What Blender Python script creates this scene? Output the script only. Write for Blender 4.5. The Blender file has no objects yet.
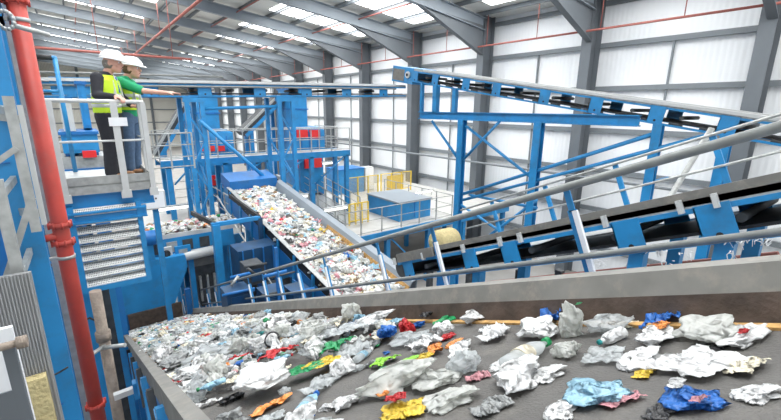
import bpy, bmesh, math, random
from mathutils import Vector, Matrix, noise
random.seed(11)
R = random.Random(5)
C = bpy.context.scene.collection
V = Vector
# ------------------------------------------------------------------ camera
F, CX, CY = 400.0, 390.5, 210.0
CAM = V((0, 0, 8.0))
def dcam(px, py): return V((px-CX, -(py-CY), -F)).normalized()
_y = dcam(72, 106); _u = -dcam(365, 1748); _u = (_u - _u.dot(_y)*_y).normalized(); _x = _y.cross(_u)
RW = Matrix((_x, _y, _u))                      # world = RW @ camera space
def ray(px, py): return RW @ dcam(px, py)
def P(px, py, ax, val):
    """the point of an axis plane seen at a place of the photo: used to measure where things stand"""
    r = ray(px, py); i = 'XYZ'.index(ax)
    return CAM + r*((val-CAM[i])/r[i])
cd = bpy.data.cameras.new('camera'); co = bpy.data.objects.new('camera', cd); C.objects.link(co)
cd.sensor_width = 36; cd.lens = F/781*36; cd.clip_start = .05; cd.clip_end = 300
co.matrix_world = Matrix.Translation(CAM) @ RW.to_4x4()
bpy.context.scene.camera = co
# ------------------------------------------------------------------ materials
MATS = {}
def mat(name, col, rough=.5, metal=0, var=.06, scale=8, bump=0, bscale=40, spec=.5, emit=None, estr=0, transl=0, alpha=1, wave=None, dirt=None, dscale=3, coat=0):
    m = bpy.data.materials.new(name); m.use_nodes = True; nt = m.node_tree; N = nt.nodes; L = nt.links
    b = N['Principled BSDF']; b.inputs['Roughness'].default_value = rough; b.inputs['Metallic'].default_value = metal
    b.inputs['Specular IOR Level'].default_value = spec; b.inputs['Coat Weight'].default_value = coat
    tc = N.new('ShaderNodeTexCoord'); nz = N.new('ShaderNodeTexNoise'); nz.inputs['Scale'].default_value = scale; nz.inputs['Detail'].default_value = 4
    L.new(tc.outputs['Object'], nz.inputs['Vector'])
    r = N.new('ShaderNodeValToRGB'); L.new(nz.outputs['Fac'], r.inputs['Fac'])
    r.color_ramp.elements[0].position = .3; r.color_ramp.elements[1].position = .7
    r.color_ramp.elements[0].color = [max(0, c*(1-var)) for c in col]+[1]; r.color_ramp.elements[1].color = [min(1, c*(1+var)) for c in col]+[1]
    out = r.outputs['Color']
    if dirt:
        n2 = N.new('ShaderNodeTexNoise'); n2.inputs['Scale'].default_value = dscale; n2.inputs['Detail'].default_value = 8; n2.inputs['Roughness'].default_value = .7
        L.new(tc.outputs['Object'], n2.inputs['Vector'])
        r2 = N.new('ShaderNodeValToRGB'); L.new(n2.outputs['Fac'], r2.inputs['Fac'])
        r2.color_ramp.elements[0].position = .5; r2.color_ramp.elements[1].position = .68
        r2.color_ramp.elements[0].color = (0, 0, 0, 1); r2.color_ramp.elements[1].color = (.75, .75, .75, 1)
        mx = N.new('ShaderNodeMix'); mx.data_type = 'RGBA'; L.new(r2.outputs['Color'], mx.inputs[0]); L.new(out, mx.inputs[6]); mx.inputs[7].default_value = (*dirt, 1)
        out = mx.outputs[2]
    L.new(out, b.inputs['Base Color'])
    if wave:                                    # (axis, ribs per metre scale, depth): profiled sheet metal
        w = N.new('ShaderNodeTexWave'); w.bands_direction = wave[0]; w.inputs['Scale'].default_value = wave[1]
        L.new(tc.outputs['Object'], w.inputs['Vector']); bp = N.new('ShaderNodeBump'); bp.inputs['Distance'].default_value = wave[2]; bp.inputs['Strength'].default_value = 1
        L.new(w.outputs['Fac'], bp.inputs['Height']); L.new(bp.outputs['Normal'], b.inputs['Normal'])
    elif bump:
        n3 = N.new('ShaderNodeTexNoise'); n3.inputs['Scale'].default_value = bscale; n3.inputs['Detail'].default_value = 5; L.new(tc.outputs['Object'], n3.inputs['Vector'])
        bp = N.new('ShaderNodeBump'); bp.inputs['Distance'].default_value = bump; L.new(n3.outputs['Fac'], bp.inputs['Height']); L.new(bp.outputs['Normal'], b.inputs['Normal'])
    if emit:
        b.inputs['Emission Color'].default_value = (*emit, 1); b.inputs['Emission Strength'].default_value = estr
    if alpha < 1: b.inputs['Alpha'].default_value = alpha
    if transl:
        t = N.new('ShaderNodeBsdfTranslucent'); L.new(out, t.inputs['Color']); ms = N.new('ShaderNodeMixShader'); ms.inputs[0].default_value = transl
        L.new(b.outputs['BSDF'], ms.inputs[1]); L.new(t.outputs['BSDF'], ms.inputs[2]); L.new(ms.outputs[0], N['Material Output'].inputs['Surface'])
    MATS[name] = m; return m
BLUE = mat('blue_paint', (.018, .235, .53), .42, var=.10, scale=3, coat=.1, dirt=(.035, .17, .34), dscale=2.5)
DBLUE = mat('deep_blue_paint', (.01, .15, .44), .45, var=.1, scale=3, dirt=(.03, .10, .22), dscale=3)
NAVY = mat('shaded_blue', (.006, .05, .13), .5, var=.2, scale=4, dirt=(.03, .05, .07), dscale=3)  # darkened copy of the blue: shade under the structure put into the colour
HRAIL = mat('dull_galvanised_tube', (.19, .20, .195), .5, metal=.2, var=.16, scale=12)
STEEL = mat('grey_frame_paint', (.125, .14, .155), .55, var=.06, scale=1.5)
RAFT = mat('light_grey_steel', (.25, .285, .32), .5, var=.05, scale=1.0)
GALV = mat('galvanised_steel', (.40, .41, .40), .42, metal=.35, var=.18, scale=14)
PALEG = mat('pale_grey_metal', (.56, .57, .565), .4, metal=.1, var=.06)
CONCR = mat('concrete', (.30, .29, .275), .85, var=.12, scale=1.2, dirt=(.30, .28, .25), dscale=.8)
MEZZ = mat('pale_deck', (.48, .475, .455), .8, var=.07, scale=3, dirt=(.45, .42, .38), dscale=2)
WALLM = mat('white_wall_sheet', (.84, .855, .87), .5, var=.02, scale=.6, wave=('Y', 1.6, .008))
LWALLM = mat('grey_wall_sheet', (.55, .57, .58), .5, var=.04, wave=('Y', 1.6, .03))
ENDM = mat('cream_end_wall', (.70, .68, .62), .6, var=.03, wave=('X', 1.6, .03))
ROOFM = mat('roof_sheet', (.66, .66, .63), .6, var=.03, wave=('Y', 1.3, .01))
GIRT = mat('girt_grey', (.19, .21, .225), .5, var=.04)
RED = mat('red_pipe_paint', (.47, .055, .04), .5, var=.14, scale=6, dirt=(.36, .07, .055), dscale=5)
REDOX = mat('red_oxide_paint', (.33, .10, .08), .6, var=.1)
REDP = mat('bright_red_panel', (.75, .03, .03), .4, var=.05)
RUST = mat('dusty_brown_pipe', (.27, .22, .18), .8, var=.25, scale=10, bump=.01)
BELT = mat('rubber_belt', (.092, .088, .083), .75, var=.14, scale=5, bump=.004, bscale=90, dirt=(.14, .13, .115), dscale=4)
BLACK = mat('black_rubber', (.018, .018, .02), .6, var=.2)
DARK = mat('dark_machine_grey', (.05, .055, .06), .6, var=.3, scale=6)
PARAP = mat('worn_grey_side_plate', (.185, .18, .165), .65, metal=.1, var=.15, scale=6, dirt=(.27, .245, .21), dscale=9)
BROWN = mat('dirty_brown_skirt', (.085, .062, .05), .8, var=.35, scale=9, bump=.004)
GOLD = mat('worn_yellow_strip', (.50, .29, .10), .7, var=.3, scale=18, dirt=(.10, .08, .06), dscale=22)
YEL = mat('safety_yellow', (.80, .56, .06), .5, var=.06)
OCHRE = mat('ochre_mesh', (.60, .42, .10), .6, var=.1)
LAMP = mat('lit_tube', (1, 1, 1), .4, emit=(1, .97, .86), estr=3)
SKYL = mat('skylight_sheet', (.9, .93, .93), .4, emit=(.97, 1, 1), estr=9)
INSUL = mat('yellow_insulation', (.60, .50, .26), .9, var=.15, scale=14, bump=.02)
SHEETG = mat('ribbed_grey_guard', (.33, .335, .34), .55, var=.06, wave=('Y', 14, .012))
WHITEP = mat('white_board', (.82, .83, .85), .5, var=.02)
SKIN = mat('skin', (.62, .34, .26), .5, var=.06)
SUIT = mat('dark_suit_cloth', (.022, .023, .030), .85, var=.15, scale=20)
HIVIS = mat('hi_vis_yellow', (.62, .88, .03), .6, var=.06, scale=10)
REFL = mat('silver_reflective_tape', (.60, .62, .60), .35, var=.04)
HELM = mat('white_helmet_shell', (.88, .88, .88), .25, var=.01, coat=.4)
GREEN = mat('green_shirt_cloth', (.01, .30, .13), .8, var=.08, scale=16)
JEAN = mat('blue_jean_cloth', (.075, .13, .22), .85, var=.15, scale=30)
SHOE = mat('tan_shoe_leather', (.30, .15, .07), .55, var=.15)
HAIR = mat('grey_hair', (.22, .20, .18), .8, var=.3, scale=60)
HAIRB = mat('brown_hair', (.14, .08, .04), .8, var=.3, scale=60)
SHIRT = mat('pale_shirt', (.75, .76, .8), .8, var=.03)
# ------------------------------------------------------------------ builders
class B:
    """collects boxes, bars, tubes and sheets; make() links them as one mesh object"""
    def __init__(s, M=None): s.v = []; s.f = []; s.M = M; s.sm = []
    def add(s, vs, fs, smooth=False):
        n = len(s.v)
        for p in vs: s.v.append(tuple(s.M @ V(p)) if s.M else tuple(p))
        for f in fs: s.f.append([i+n for i in f]); s.sm.append(smooth)
        return s
    def box(s, a, b):
        x0, y0, z0 = [min(a[i], b[i]) for i in range(3)]; x1, y1, z1 = [max(a[i], b[i]) for i in range(3)]
        return s.add([(x0,y0,z0),(x1,y0,z0),(x1,y1,z0),(x0,y1,z0),(x0,y0,z1),(x1,y0,z1),(x1,y1,z1),(x0,y1,z1)],
              [(0,3,2,1),(4,5,6,7),(0,1,5,4),(1,2,6,5),(2,3,7,6),(3,0,4,7)])
    def bar(s, a, b, w, h=None, up=(0,0,1)):
        h = h or w; a = V(a); b = V(b); d = (b-a).normalized(); u = V(up)
        if abs(d.dot(u)) > .95: u = V((0,1,0)) if abs(d.y) < .9 else V((1,0,0))
        r = d.cross(u).normalized()*w/2; t = r.cross(d).normalized()*h/2
        return s.add([a-r-t,a+r-t,a+r+t,a-r+t,b-r-t,b+r-t,b+r+t,b-r+t],[(3,2,1,0),(4,5,6,7),(0,1,5,4),(1,2,6,5),(2,3,7,6),(3,0,4,7)])
    def ibeam(s, a, b, w, h, t=.02, up=(0,0,1)):
        a = V(a); b = V(b); d = (b-a).normalized(); u = V(up)
        if abs(d.dot(u)) > .95: u = V((1,0,0))
        r = d.cross(u).normalized(); q = r.cross(d).normalized()
        s.bar(a+q*(h/2-t/2), b+q*(h/2-t/2), w, t, u); s.bar(a-q*(h/2-t/2), b-q*(h/2-t/2), w, t, u)
        return s.bar(a, b, t, h-2*t, u)
    def tube(s, a, b, r, n=10, r2=None):
        a = V(a); b = V(b); r2 = r if r2 is None else r2; d = (b-a).normalized(); u = V((0,0,1)) if abs(d.z) < .9 else V((1,0,0))
        x = d.cross(u).normalized(); y = d.cross(x); vs = []
        for p, rr in ((a, r), (b, r2)):
            for k in range(n): t = 2*math.pi*k/n; vs.append(p+(x*math.cos(t)+y*math.sin(t))*rr)
        s.add(vs, [(k, (k+1) % n, n+(k+1) % n, n+k) for k in range(n)], True)
        m = len(s.v); base = m-2*n
        s.f.append([base+k for k in range(n)][::-1]); s.sm.append(False); s.f.append([base+n+k for k in range(n)]); s.sm.append(False)
        return s
    def path(s, pts, r, n=10):
        for a, b in zip(pts[:-1], pts[1:]): s.tube(a, b, r, n)
        for p in pts[1:-1]: s.ball(p, r*1.02, n)
        return s
    def ball(s, c, r, n=10, sc=(1,1,1)):
        c = V(c); vs = [c+V((0,0,r*sc[2]))]; m = max(4, n//2)
        for i in range(1, m):
            a = math.pi*i/m
            for k in range(n): t = 2*math.pi*k/n; vs.append(c+V((math.sin(a)*math.cos(t)*r*sc[0], math.sin(a)*math.sin(t)*r*sc[1], math.cos(a)*r*sc[2])))
        vs.append(c-V((0,0,r*sc[2]))); fs = [(0, 1+k, 1+(k+1) % n) for k in range(n)]
        for i in range(m-2):
            for k in range(n): a = 1+i*n+k; b = 1+i*n+(k+1) % n; fs.append((a, a+n, b+n, b))
        l = len(vs)-1; o = 1+(m-2)*n
        fs += [(l, o+(k+1) % n, o+k) for k in range(n)]
        return s.add(vs, fs, True)
    def prism(s, pts, off):
        """a closed outline of points pushed out by a vector"""
        pts = [V(p) for p in pts]; off = V(off); n = len(pts)
        return s.add(pts+[p+off for p in pts], [list(range(n))[::-1], list(range(n, 2*n))]+[(k, (k+1) % n, n+(k+1) % n, n+k) for k in range(n)])
    def lathe(s, prof, n=14, c=(0,0,0), axis='X'):
        vs = []; c = V(c)
        for h, r in prof:
            for k in range(n):
                t = 2*math.pi*k/n; a, b = r*math.cos(t), r*math.sin(t)
                vs.append(c+(V((h, a, b)) if axis == 'X' else V((a, b, h))))
        m = len(prof); fs = [(i*n+k, i*n+(k+1) % n, (i+1)*n+(k+1) % n, (i+1)*n+k) for i in range(m-1) for k in range(n)]
        fs += [list(range(n))[::-1], [(m-1)*n+k for k in range(n)]]
        return s.add(vs, fs, True)
    def mesh(s, name):
        me = bpy.data.meshes.new(name); me.from_pydata([tuple(v) for v in s.v], [], s.f)
        me.polygons.foreach_set('use_smooth', s.sm[:len(me.polygons)])
        bm = bmesh.new(); bm.from_mesh(me); bmesh.ops.recalc_face_normals(bm, faces=bm.faces); bm.to_mesh(me); bm.free(); return me
    def make(s, name, m, parent=None, **kw):
        me = s.mesh(name); me.materials.append(m); o = bpy.data.objects.new(name, me); C.objects.link(o)
        if parent: o.parent = parent; o.location = -W(parent)
        for k, v in kw.items(): o[k] = v
        return o
def W(o):
    p = V(o.location); q = o.parent
    while q: p = p+V(q.location); q = q.parent
    return p
def T(name, label, cat, loc=(0,0,0), group=None):
    o = bpy.data.objects.new(name, None); C.objects.link(o); o.location = loc; o.empty_display_size = .2
    o['label'] = label; o['category'] = cat
    if group: o['group'] = group
    return o
def tag(o, label, cat, group=None, kind=None):
    o['label'] = label; o['category'] = cat
    if group: o['group'] = group
    if kind: o['kind'] = kind
    return o
def recenter(o):
    """move a one-mesh thing's origin to the foot of its mesh"""
    me = o.data; n = len(me.vertices); c = V((0,0,0))
    for v in me.vertices: c += v.co
    c /= n; c.z = min(v.co.z for v in me.vertices); me.transform(Matrix.Translation(-c)); o.location = V(o.location)+c; return o
def struct(o, label=None, cat=None):
    o['kind'] = 'structure'
    if label: o['label'] = label; o['category'] = cat
    return o
# ------------------------------------------------------------------ setting
XW, XL, Y0, Y1 = 19.35, -3.5, -9.0, 94.0
EAVE, PITCH = 12.95, math.tan(math.radians(7))
def roofz(x): return EAVE + (XW-x)*PITCH
struct(B().box((XL, Y0, -.2), (XW, Y1, 0)).make('floor', CONCR), 'dusty grey concrete floor of the recycling hall', 'floor')
w = struct(B().box((XW, Y0, 0), (XW+.12, Y1, EAVE)).make('wall_right', WALLM), 'white profiled steel sheet wall with grey girts', 'wall')
for z in (1.6, 3.45, 5.3, 7.15, 9.0, 10.85, 12.6):
    B().bar((XW-.1, Y0, z), (XW-.1, Y1, z), .16, .2).make('girt', GIRT, w)
for k in range(-1, 10):
    B().bar((XW-.12, 6.6+6*k, .1), (XW-.12, 6.6+6*k, 10.8), .07).make('sag_rod', GIRT, w)
struct(B().box((XL-.12, Y0, 0), (XL, Y1, roofz(XL))).make('wall_left', LWALLM), 'grey profiled sheet wall on the high side of the hall', 'wall')
w = struct(B().prism([(XL, Y1, 0), (XW, Y1, 0), (XW, Y1, EAVE), (XL, Y1, roofz(XL))], (0, .15, 0)).make('wall_far', ENDM), 'cream profiled sheet end wall of the hall', 'wall')
for z in (2.5, 5, 7.5, 10, 12.5): B().bar((XL, Y1-.1, z), (XW, Y1-.1, z), .16, .2).make('girt', GIRT, w)
for x in (1.5, 7, 12.5): B().bar((x, Y1-.3, 0), (x, Y1-.3, roofz(x)-.3), .4).make('end_post', STEEL, w)
cl = struct(B().prism([(XL-.1, Y0, roofz(XL-.1)), (XW+.1, Y0, roofz(XW+.1)), (XW+.1, Y0, roofz(XW+.1)+.12), (XL-.1, Y0, roofz(XL-.1)+.12)], (0, Y1-Y0, 0)).make('ceiling', ROOFM), 'pale profiled roof sheets over grey purlins', 'ceiling')
x = XW-1.3
while x > XL:
    B().bar((x, Y0, roofz(x)-.12), (x, Y1, roofz(x)-.12), .09, .2).make('purlin', STEEL, cl); x -= 1.75
n = 0
for k in range(-2, 14):
    ya = 3.6+6*k
    for xs, cnt in ((10.6, 4), (-1.6, 4)):
        for j in range(cnt):
            a = xs+.08+j*1.75; b = a+1.59
            n += 1
            o = B().prism([(a, ya+1.25, roofz(a)-.03), (b, ya+1.25, roofz(b)-.03), (b, ya+1.25, roofz(b)-.01), (a, ya+1.25, roofz(a)-.01)], (0, 3.6, 0)).make('window_%d' % n, SKYL)
            struct(o, 'bright translucent rooflight sheet between purlins', 'rooflight')['group'] = 'rooflight sheets in the roof'
# portal frames
for i, k in enumerate(range(-2, 15)):
    y = 3.6+6*k; zt = roofz(18.4)-.35
    which = ['behind the camera', 'beside the camera', 'closest to the camera', 'second from the camera', 'third along the hall', 'fourth along the hall', 'fifth along the hall', 'sixth along the hall', 'seventh along the hall', 'eighth along the hall', 'ninth along the hall', 'tenth along the hall', 'eleventh along the hall', 'twelfth along the hall', 'thirteenth along the hall', 'second from the end wall', 'last before the end wall'][i]
    t = T('portal_frame', 'grey steel portal frame with haunched rafter, %s' % which, 'steel frame', (18.8, y, 0), 'portal frames of the hall')
    B().ibeam((18.75, y+.1, .02), (18.75, y+.1, zt+.3), .46, .84, .03, up=(1, 0, 0)).make('column', STEEL, t)
    B().ibeam((XL+.02, y, roofz(XL)-.54), (18.4, y, roofz(18.4)-.54), .30, .62, .03).make('rafter', RAFT, t)
    B().prism([(18.36, y-.02, zt-.25), (18.36, y-.02, zt-1.75), (13.6, y-.02, roofz(13.6)-.83)], (0, .04, 0)).bar((18.36, y, zt-1.75), (13.6, y, roofz(13.6)-.83), .28, .03).make('haunch', STEEL, t)
# red sprinkler pipes
def pipe(pts, r, m, label, hang=None, name='sprinkler_pipe', cat='pipe', group=None):
    t = T(name, label, cat, pts[0], group); B().path(pts, r, 10).make('pipe_run', m, t)
    for a, b in (hang or []): B().tube(a, b, .02, 6).make('hanger', m, t)
    return t
pipe([(18.0, -4, 11.35), (18.0, 90, 11.35)], .045, REDOX, 'thin red sprinkler pipe running along the white wall below the eaves',
     [((18.0, y, 11.35), (18.0, y, roofz(18)-.25)) for y in range(-3, 88, 3)])
p = P(200, 0, 'Z', 12.6)
pipe([(p.x, 4, 12.6), (p.x, 58, 12.6)], .075, REDOX, 'thick red sprinkler main hung under the rafters, running away down the hall',
     [((p.x, y, 12.6), (p.x, y, roofz(p.x)-.3)) for y in range(7, 58, 6)])
for i, (xx, lb) in enumerate(((9.0, 'thin red branch pipe under the roof above the tall blue hoppers'), (14.2, 'thin red branch pipe under the roof nearest the white wall'), (1.2, 'thin red branch pipe under the roof above the two men'))):
    pipe([(xx, 2, roofz(xx)-.42), (xx, 58, roofz(xx)-.42)], .035, REDOX, lb, None)
p = P(50, 47, 'Y', 27.3); pipe([(XL+.1, 27.1, p.z-.1), (6.0, 27.1, p.z-.1)], .07, REDOX, 'red cross pipe high above the helmets of the two men', [((x, 27.1, p.z-.1), (x, 27.1, roofz(x)-.2)) for x in (-2, 1.5, 5)])
# ------------------------------------------------------------------ conveyors
EX = V((1, 0, 0))
def frame(org, elev):
    d = V((0, math.cos(elev), math.sin(elev))); nn = EX.cross(d); M = Matrix((EX, d, nn)).transposed().to_4x4(); M.translation = V(org); return M
DV = ray(105, 317); ED = math.asin(DV.z)/1.0
DV.x = 0; DV.normalize(); ED = math.asin(DV.z)
MD = frame(CAM, ED)                              # x across, y along (down the slope), z off the belt plane
UV = ray(72, 20); UV.x = 0; UV.normalize(); EU = math.asin(UV.z)
H0 = .60
def OND(px, py, z=-H0):
    r = MD.to_3x3().transposed() @ ray(px, py); return r*(z/r.z)       # local coordinates in the sloping plane
a0, b0 = OND(206, 420).x, OND(781, 326).x       # belt edges
BXL, BXR = .30, b0
SE = 14.3                                        # end of the near belt, along the slope
# --- the near conveyor
t = T('belt_conveyor', 'wide grey infeed conveyor in the foreground carrying scattered plastic waste', 'conveyor', MD @ V((1.05, .3, -.9)))
B(MD).box((BXL-.02, -.8, -H0-.012), (BXR+.02, SE, -H0)).make('belt', BELT, t)
lz = -H0+.10
xi, xo = OND(211, 420, lz).x, OND(184, 420, lz).x
q = B(MD); q.prism([(xo, -.8, lz), (xi, -.8, lz), (xi, -.8, lz-.015), (xi-.02, -.8, -H0-.005), (xi-.035, -.8, -H0-.005), (xi-.035, -.8, lz-.02), (xo+.01, -.8, lz-.02), (xo+.01, -.8, -H0-.06), (xo, -.8, -H0-.06)], (0, SE+.8, 0)); q.make('side_wall', PARAP, t)
q = B(MD).box((xo+.005, -.8, -H0-.32), (xo+.03, SE, -H0-.05)); q.make('side_frame', DBLUE, t)
for k in range(18):
    s = .8+k*.75
    if s > SE: break
    B(MD).bar((xo-.02, s, -H0-.02), (xo-.02, s, -H0-.42), .05, .10, up=(0, 1, 0)).bar((xo-.02, s, -H0-.40), (xo-.02, s+.35, -H0-.10), .04).make('bracket', BLUE if k % 2 else DARK, t)
    B(MD).tube((xo+.02, s, -H0-.12), (BXR+.1, s, -H0-.12), .05, 8).make('idler_roller', DARK, t)
tz = P(581, 278, 'X', b0+.03); 
wz = -H0+.215
q = B(MD); q.box((BXR-.055, -.8, -H0+.001), (BXR-.005, SE-1, -H0+.012)); q.make('edge_strip', GOLD, t, label='worn yellow and black strip along the belt edge')
q = B(MD); q.prism([(BXR+.005, -.8, -H0), (BXR+.03, -.8, -H0+.115), (BXR+.05, -.8, -H0+.115), (BXR+.03, -.8, -H0)], (0, SE+.8, 0)); q.make('skirt', BROWN, t, label='dirty dark brown rubber skirt')
q = B(MD); q.prism([(BXR+.03, -.8, -H0+.112), (BXR+.075, -.8, wz), (BXR+.16, -.8, wz+.006), (BXR+.16, -.8, -H0-.3), (BXR+.14, -.8, -H0-.3), (BXR+.14, -.8, wz-.01), (BXR+.09, -.8, wz-.01), (BXR+.05, -.8, -H0+.112)], (0, SE+.8, 0)); q.make('side_plate', PARAP, t, label='worn galvanised side plate with a folded lip')
for k in range(5):
    s = 1.6+k*3.0; a = MD @ V((xo+.1, s, -H0-.35)); b = MD @ V((BXR+.1, s, -H0-.35))
    if a.z < .6: break
    B().bar((a.x, a.y, .01), a, .1).make('leg', DBLUE, t); B().bar((b.x, b.y, .01), b, .1).make('leg', DBLUE, t)
    B().bar(a, b, .08).make('cross_beam', DBLUE, t)
# handrail beside it
XR = 2.30
zt_, zm_ = XR/24.3, -XR/6.9
t = T('handrail', 'long galvanised tube handrail on slanted posts beside the foreground conveyor', 'railing', MD @ V((XR, 1, -.9)))
B(MD).tube((XR, -.6, zt_), (XR, 17, zt_), .024, 12).make('top_rail', HRAIL, t)
B(MD).tube((XR, -.6, zm_), (XR, 17, zm_), .019, 10).make('mid_rail', HRAIL, t)
NP = CAM + RW @ V((0,0,0))
PST = []
for px in (590, 446, 388, 332, 304, 283, 267, 252, 240, 225, 217, 209, 196, 184):
    py = 300-(px-380)*.09 if px > 300 else 305-(px-250)*.06
    r = MD.to_3x3().transposed() @ ray(px, py); q = r*(XR/r.x); PST.append(q.y)
for s in PST:
    B(MD).box((XR+.022, s-.030, -.62), (XR+.03, s+.030, -.05)).box((XR+.03, s+.02, -.62), (XR+.075, s+.03, -.05)).box((XR+.022, s-.02, -.06), (XR+.032, s+.02, zt_)).make('post', BLUE, t)
    B(MD).box((XR+.0, s-.040, -.60), (XR+.022, s-.010, -.055)).make('post_flange', WHITEP, t)
B(MD).box((BXR+.16, -.6, -.70), (XR+.07, 17, -.62)).make('base_channel', DBLUE, t)
# --- the second sloping conveyor beyond the rail (X = 4.5)
def side_conv(t, M, x0, x1, s0, s1, ztop, zbot, brk, bw=.16, plate=GALV, sm=BLUE):
    """channel top and bottom chords, bracket plates between them, belt and rollers; near face x0"""
    h = ztop-zbot
    for xx in (x0, x1):
        B(M).box((xx-.02, s0, ztop-.05), (xx+.03, s1, ztop)).make('upper_chord', sm, t)
        B(M).box((xx-.02, s0, zbot), (xx+.03, s1, zbot+.05)).make('lower_chord', sm, t)
        B(M).box((xx-.01, s0, ztop), (xx+.01, s1, ztop+h*.22)).make('skirt_plate', plate, t)
        for s in brk:
            B(M).box((xx-.035, s-bw, zbot+.01), (xx-.02, s+bw, ztop+.01)).box((xx-.035, s+bw-.012, zbot), (xx+.03, s+bw, ztop)).make('bracket', sm, t)
            B(M).tube((xx-.036, s, zbot+h*.22), (xx-.034, s, zbot+h*.22), .03, 10).make('bracket_hole', BLACK, t) if xx == x0 else None
    B(M).box((x0+.05, s0, ztop-.03), (x1-.03, s1, ztop+.0)).make('belt', BELT, t)
    B(M).box((x0+.08, s0+.1, zbot+.09), (x1-.06, s1-.1, zbot+.12)).make('return_belt', BLACK, t)
    for k in range(int((s1-s0)/1.1)):
        s = s0+.5+k*1.1; B(M).tube((x0+.04, s, zbot+h*.55), (x1-.03, s, zbot+h*.55), .045, 8).make('idler_roller', DARK, t)
XLc = 4.5
rL = lambda ratio: -XLc/ratio
ztL, zbL = rL(13.6), rL(6.5)
def along(px, py, X):
    r = MD.to_3x3().transposed() @ ray(px, py); return (r*(X/r.x)).y
s_end = along(398, 262, XLc)
t = T('belt_conveyor', 'blue framed sloping conveyor with long black openings behind the foreground handrail', 'conveyor', MD @ V((XLc, 2, zbL)))
brk = [along(px, py, XLc) for px, py in ((410, 270), (472, 262), (512, 255), (631, 240), (718, 225))] + [-.4]
side_conv(t, MD, XLc, XLc+1.35, -1.6, s_end, ztL, zbL, brk, .14)
B(MD).tube((XLc+.0, s_end-.05, (ztL+zbL)/2+.05), (XLc+1.35, s_end-.05, (ztL+zbL)/2+.05), .17, 20).make('tail_drum', DARK, t)
B(MD).box((XLc-.07, s_end-1.1, ztL+.0), (XLc-.03, s_end-.1, ztL+.16)).make('hood_plate', PARAP, t)
for k, px in enumerate((395, 425, 467, 506, 527, 617, 697, 735)):
    s = along(px, 255, XLc); B(MD).box((XLc-.08, s-.02, ztL-.03), (XLc-.02, s+.02, ztL+.10)).make('clip', PALEG, t)
B(MD).box((XLc-.01, -1.6, ztL+.02), (XLc+.02, s_end, ztL+.16)).make('cover_plate', PARAP, t)
for s in (brk[3], brk[4], brk[1]):
    a = MD @ V((XLc+.1, s, zbL)); b = MD @ V((XLc+1.3, s, zbL))
    B().bar((a.x, a.y, .01), a, .14).make('leg', BLUE, t); B().bar((b.x, b.y, .01), b, .14).make('leg', BLUE, t)
B(MD).tube((XLc+.2, -1.4, zbL-.28), (XLc+.2, s_end-1.2, zbL-.28), .02, 8).make('cable_conduit', REDOX, t)
# railing on its far side
XF = XLc+2.0
t = T('guardrail', 'thin galvanised guardrail with blue stub posts beyond the second sloping conveyor', 'railing', MD @ V((XF, 2, -.3)))
zf = XF/16.; zfm = zf-.42
B(MD).tube((XF, -1.5, zf), (XF, s_end, zf), .02, 8).make('top_rail', GALV, t)
B(MD).tube((XF, -1.5, zfm), (XF, s_end, zfm), .017, 8).make('mid_rail', GALV, t)
for k in range(7):
    s = -.9+k*1.25
    if s > s_end: break
    B(MD).bar((XF+.03, s, -.55), (XF+.03, s, zf), .045, .07, up=(0, 1, 0)).make('post', BLUE, t)
B(MD).box((XLc+1.42, -1.5, -.62), (XF+.08, s_end, -.56)).make('walk_deck', GALV, t)
# shreds of film caught on its frame
SHRED = mat('shredded_film', (.78, .79, .80), .5, var=.08, transl=.3)
q = B()
rs = random.Random(3)
for px, py, n_ in ((598, 262, 12), (660, 250, 14), (668, 262, 8), (688, 251, 6), (738, 238, 16), (756, 236, 12), (765, 240, 6), (730, 252, 5)):
    for k in range(n_):
        c = P(px+rs.uniform(-9, 9), py+rs.uniform(-2, 3), 'X', XLc-.06); e = c+V((rs.uniform(-.01, .01), rs.uniform(-.05, .05), rs.uniform(-.10, .01)))
        m_ = (c+e)/2+V((-.01, rs.uniform(-.02, .02), 0)); q.bar(c, m_, .012, .003).bar(m_, e, .010, .003)
tag(q.make('film_shreds', SHRED), 'white shreds of plastic film snagged along the blue lower frame of the sloping conveyor', 'shreds', kind='stuff')
# --- middle inclined conveyor full of waste
MU = frame(CAM, EU); HH = 4.7
HXL, HXR = .78*HH, 1.09*HH
def ALU(px, py, z=-HH):
    r = MU.to_3x3().transposed() @ ray(px, py); return r*(z/r.z)
sH0, sH1 = 5.35, ALU(250, 191).y
t = T('belt_conveyor', 'inclined conveyor heaped with mixed waste between a pale grey plate and a blue frame', 'conveyor', MU @ V((HXL+.7, 7, -HH-.6)))
B(MU).box((HXL, sH0, -HH-.02), (HXR, sH1, -HH)).make('belt', BELT, t)
B(MU).box((HXL-.06, sH0, -HH-.55), (HXL-.02, sH1, -HH-.07)).make('side_frame', DBLUE, t)
B(MU).box((HXL-.05, sH0, -HH-.07), (HXL, sH1, -HH+.20)).make('side_skirt', BLACK, t, label='black rubber skirt on the blue side')
B(MU).prism([(HXL-.10, sH0, -HH+.20), (HXL+.01, sH0, -HH+.20), (HXL+.01, sH0, -HH+.22), (HXL-.10, sH0, -HH+.22)], (0, sH1-sH0, 0)).make('side_cap', GALV, t)
B(MU).prism([(HXR, sH0, -HH), (HXR+.10, sH0, -HH+.26), (HXR+.26, sH0, -HH+.30), (HXR+.26, sH0, -HH-.4), (HXR+.23, sH0, -HH-.4), (HXR+.23, sH0, -HH+.27), (HXR+.11, sH0, -HH+.22), (HXR+.03, sH0, -HH)], (0, sH1-sH0, 0)).make('side_plate', RAFT, t, label='pale grey folded side plate')
B(MU).prism([(HXR-.10, sH0, -HH+.005), (HXR+.01, sH0, -HH+.02), (HXR+.06, sH0, -HH+.15), (HXR+.05, sH0, -HH+.15), (HXR+.0, sH0, -HH+.03), (HXR-.10, sH0, -HH+.015)], (0, 3.6, 0)).make('edge_strip', GOLD, t, label='yellow edge strip')
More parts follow.
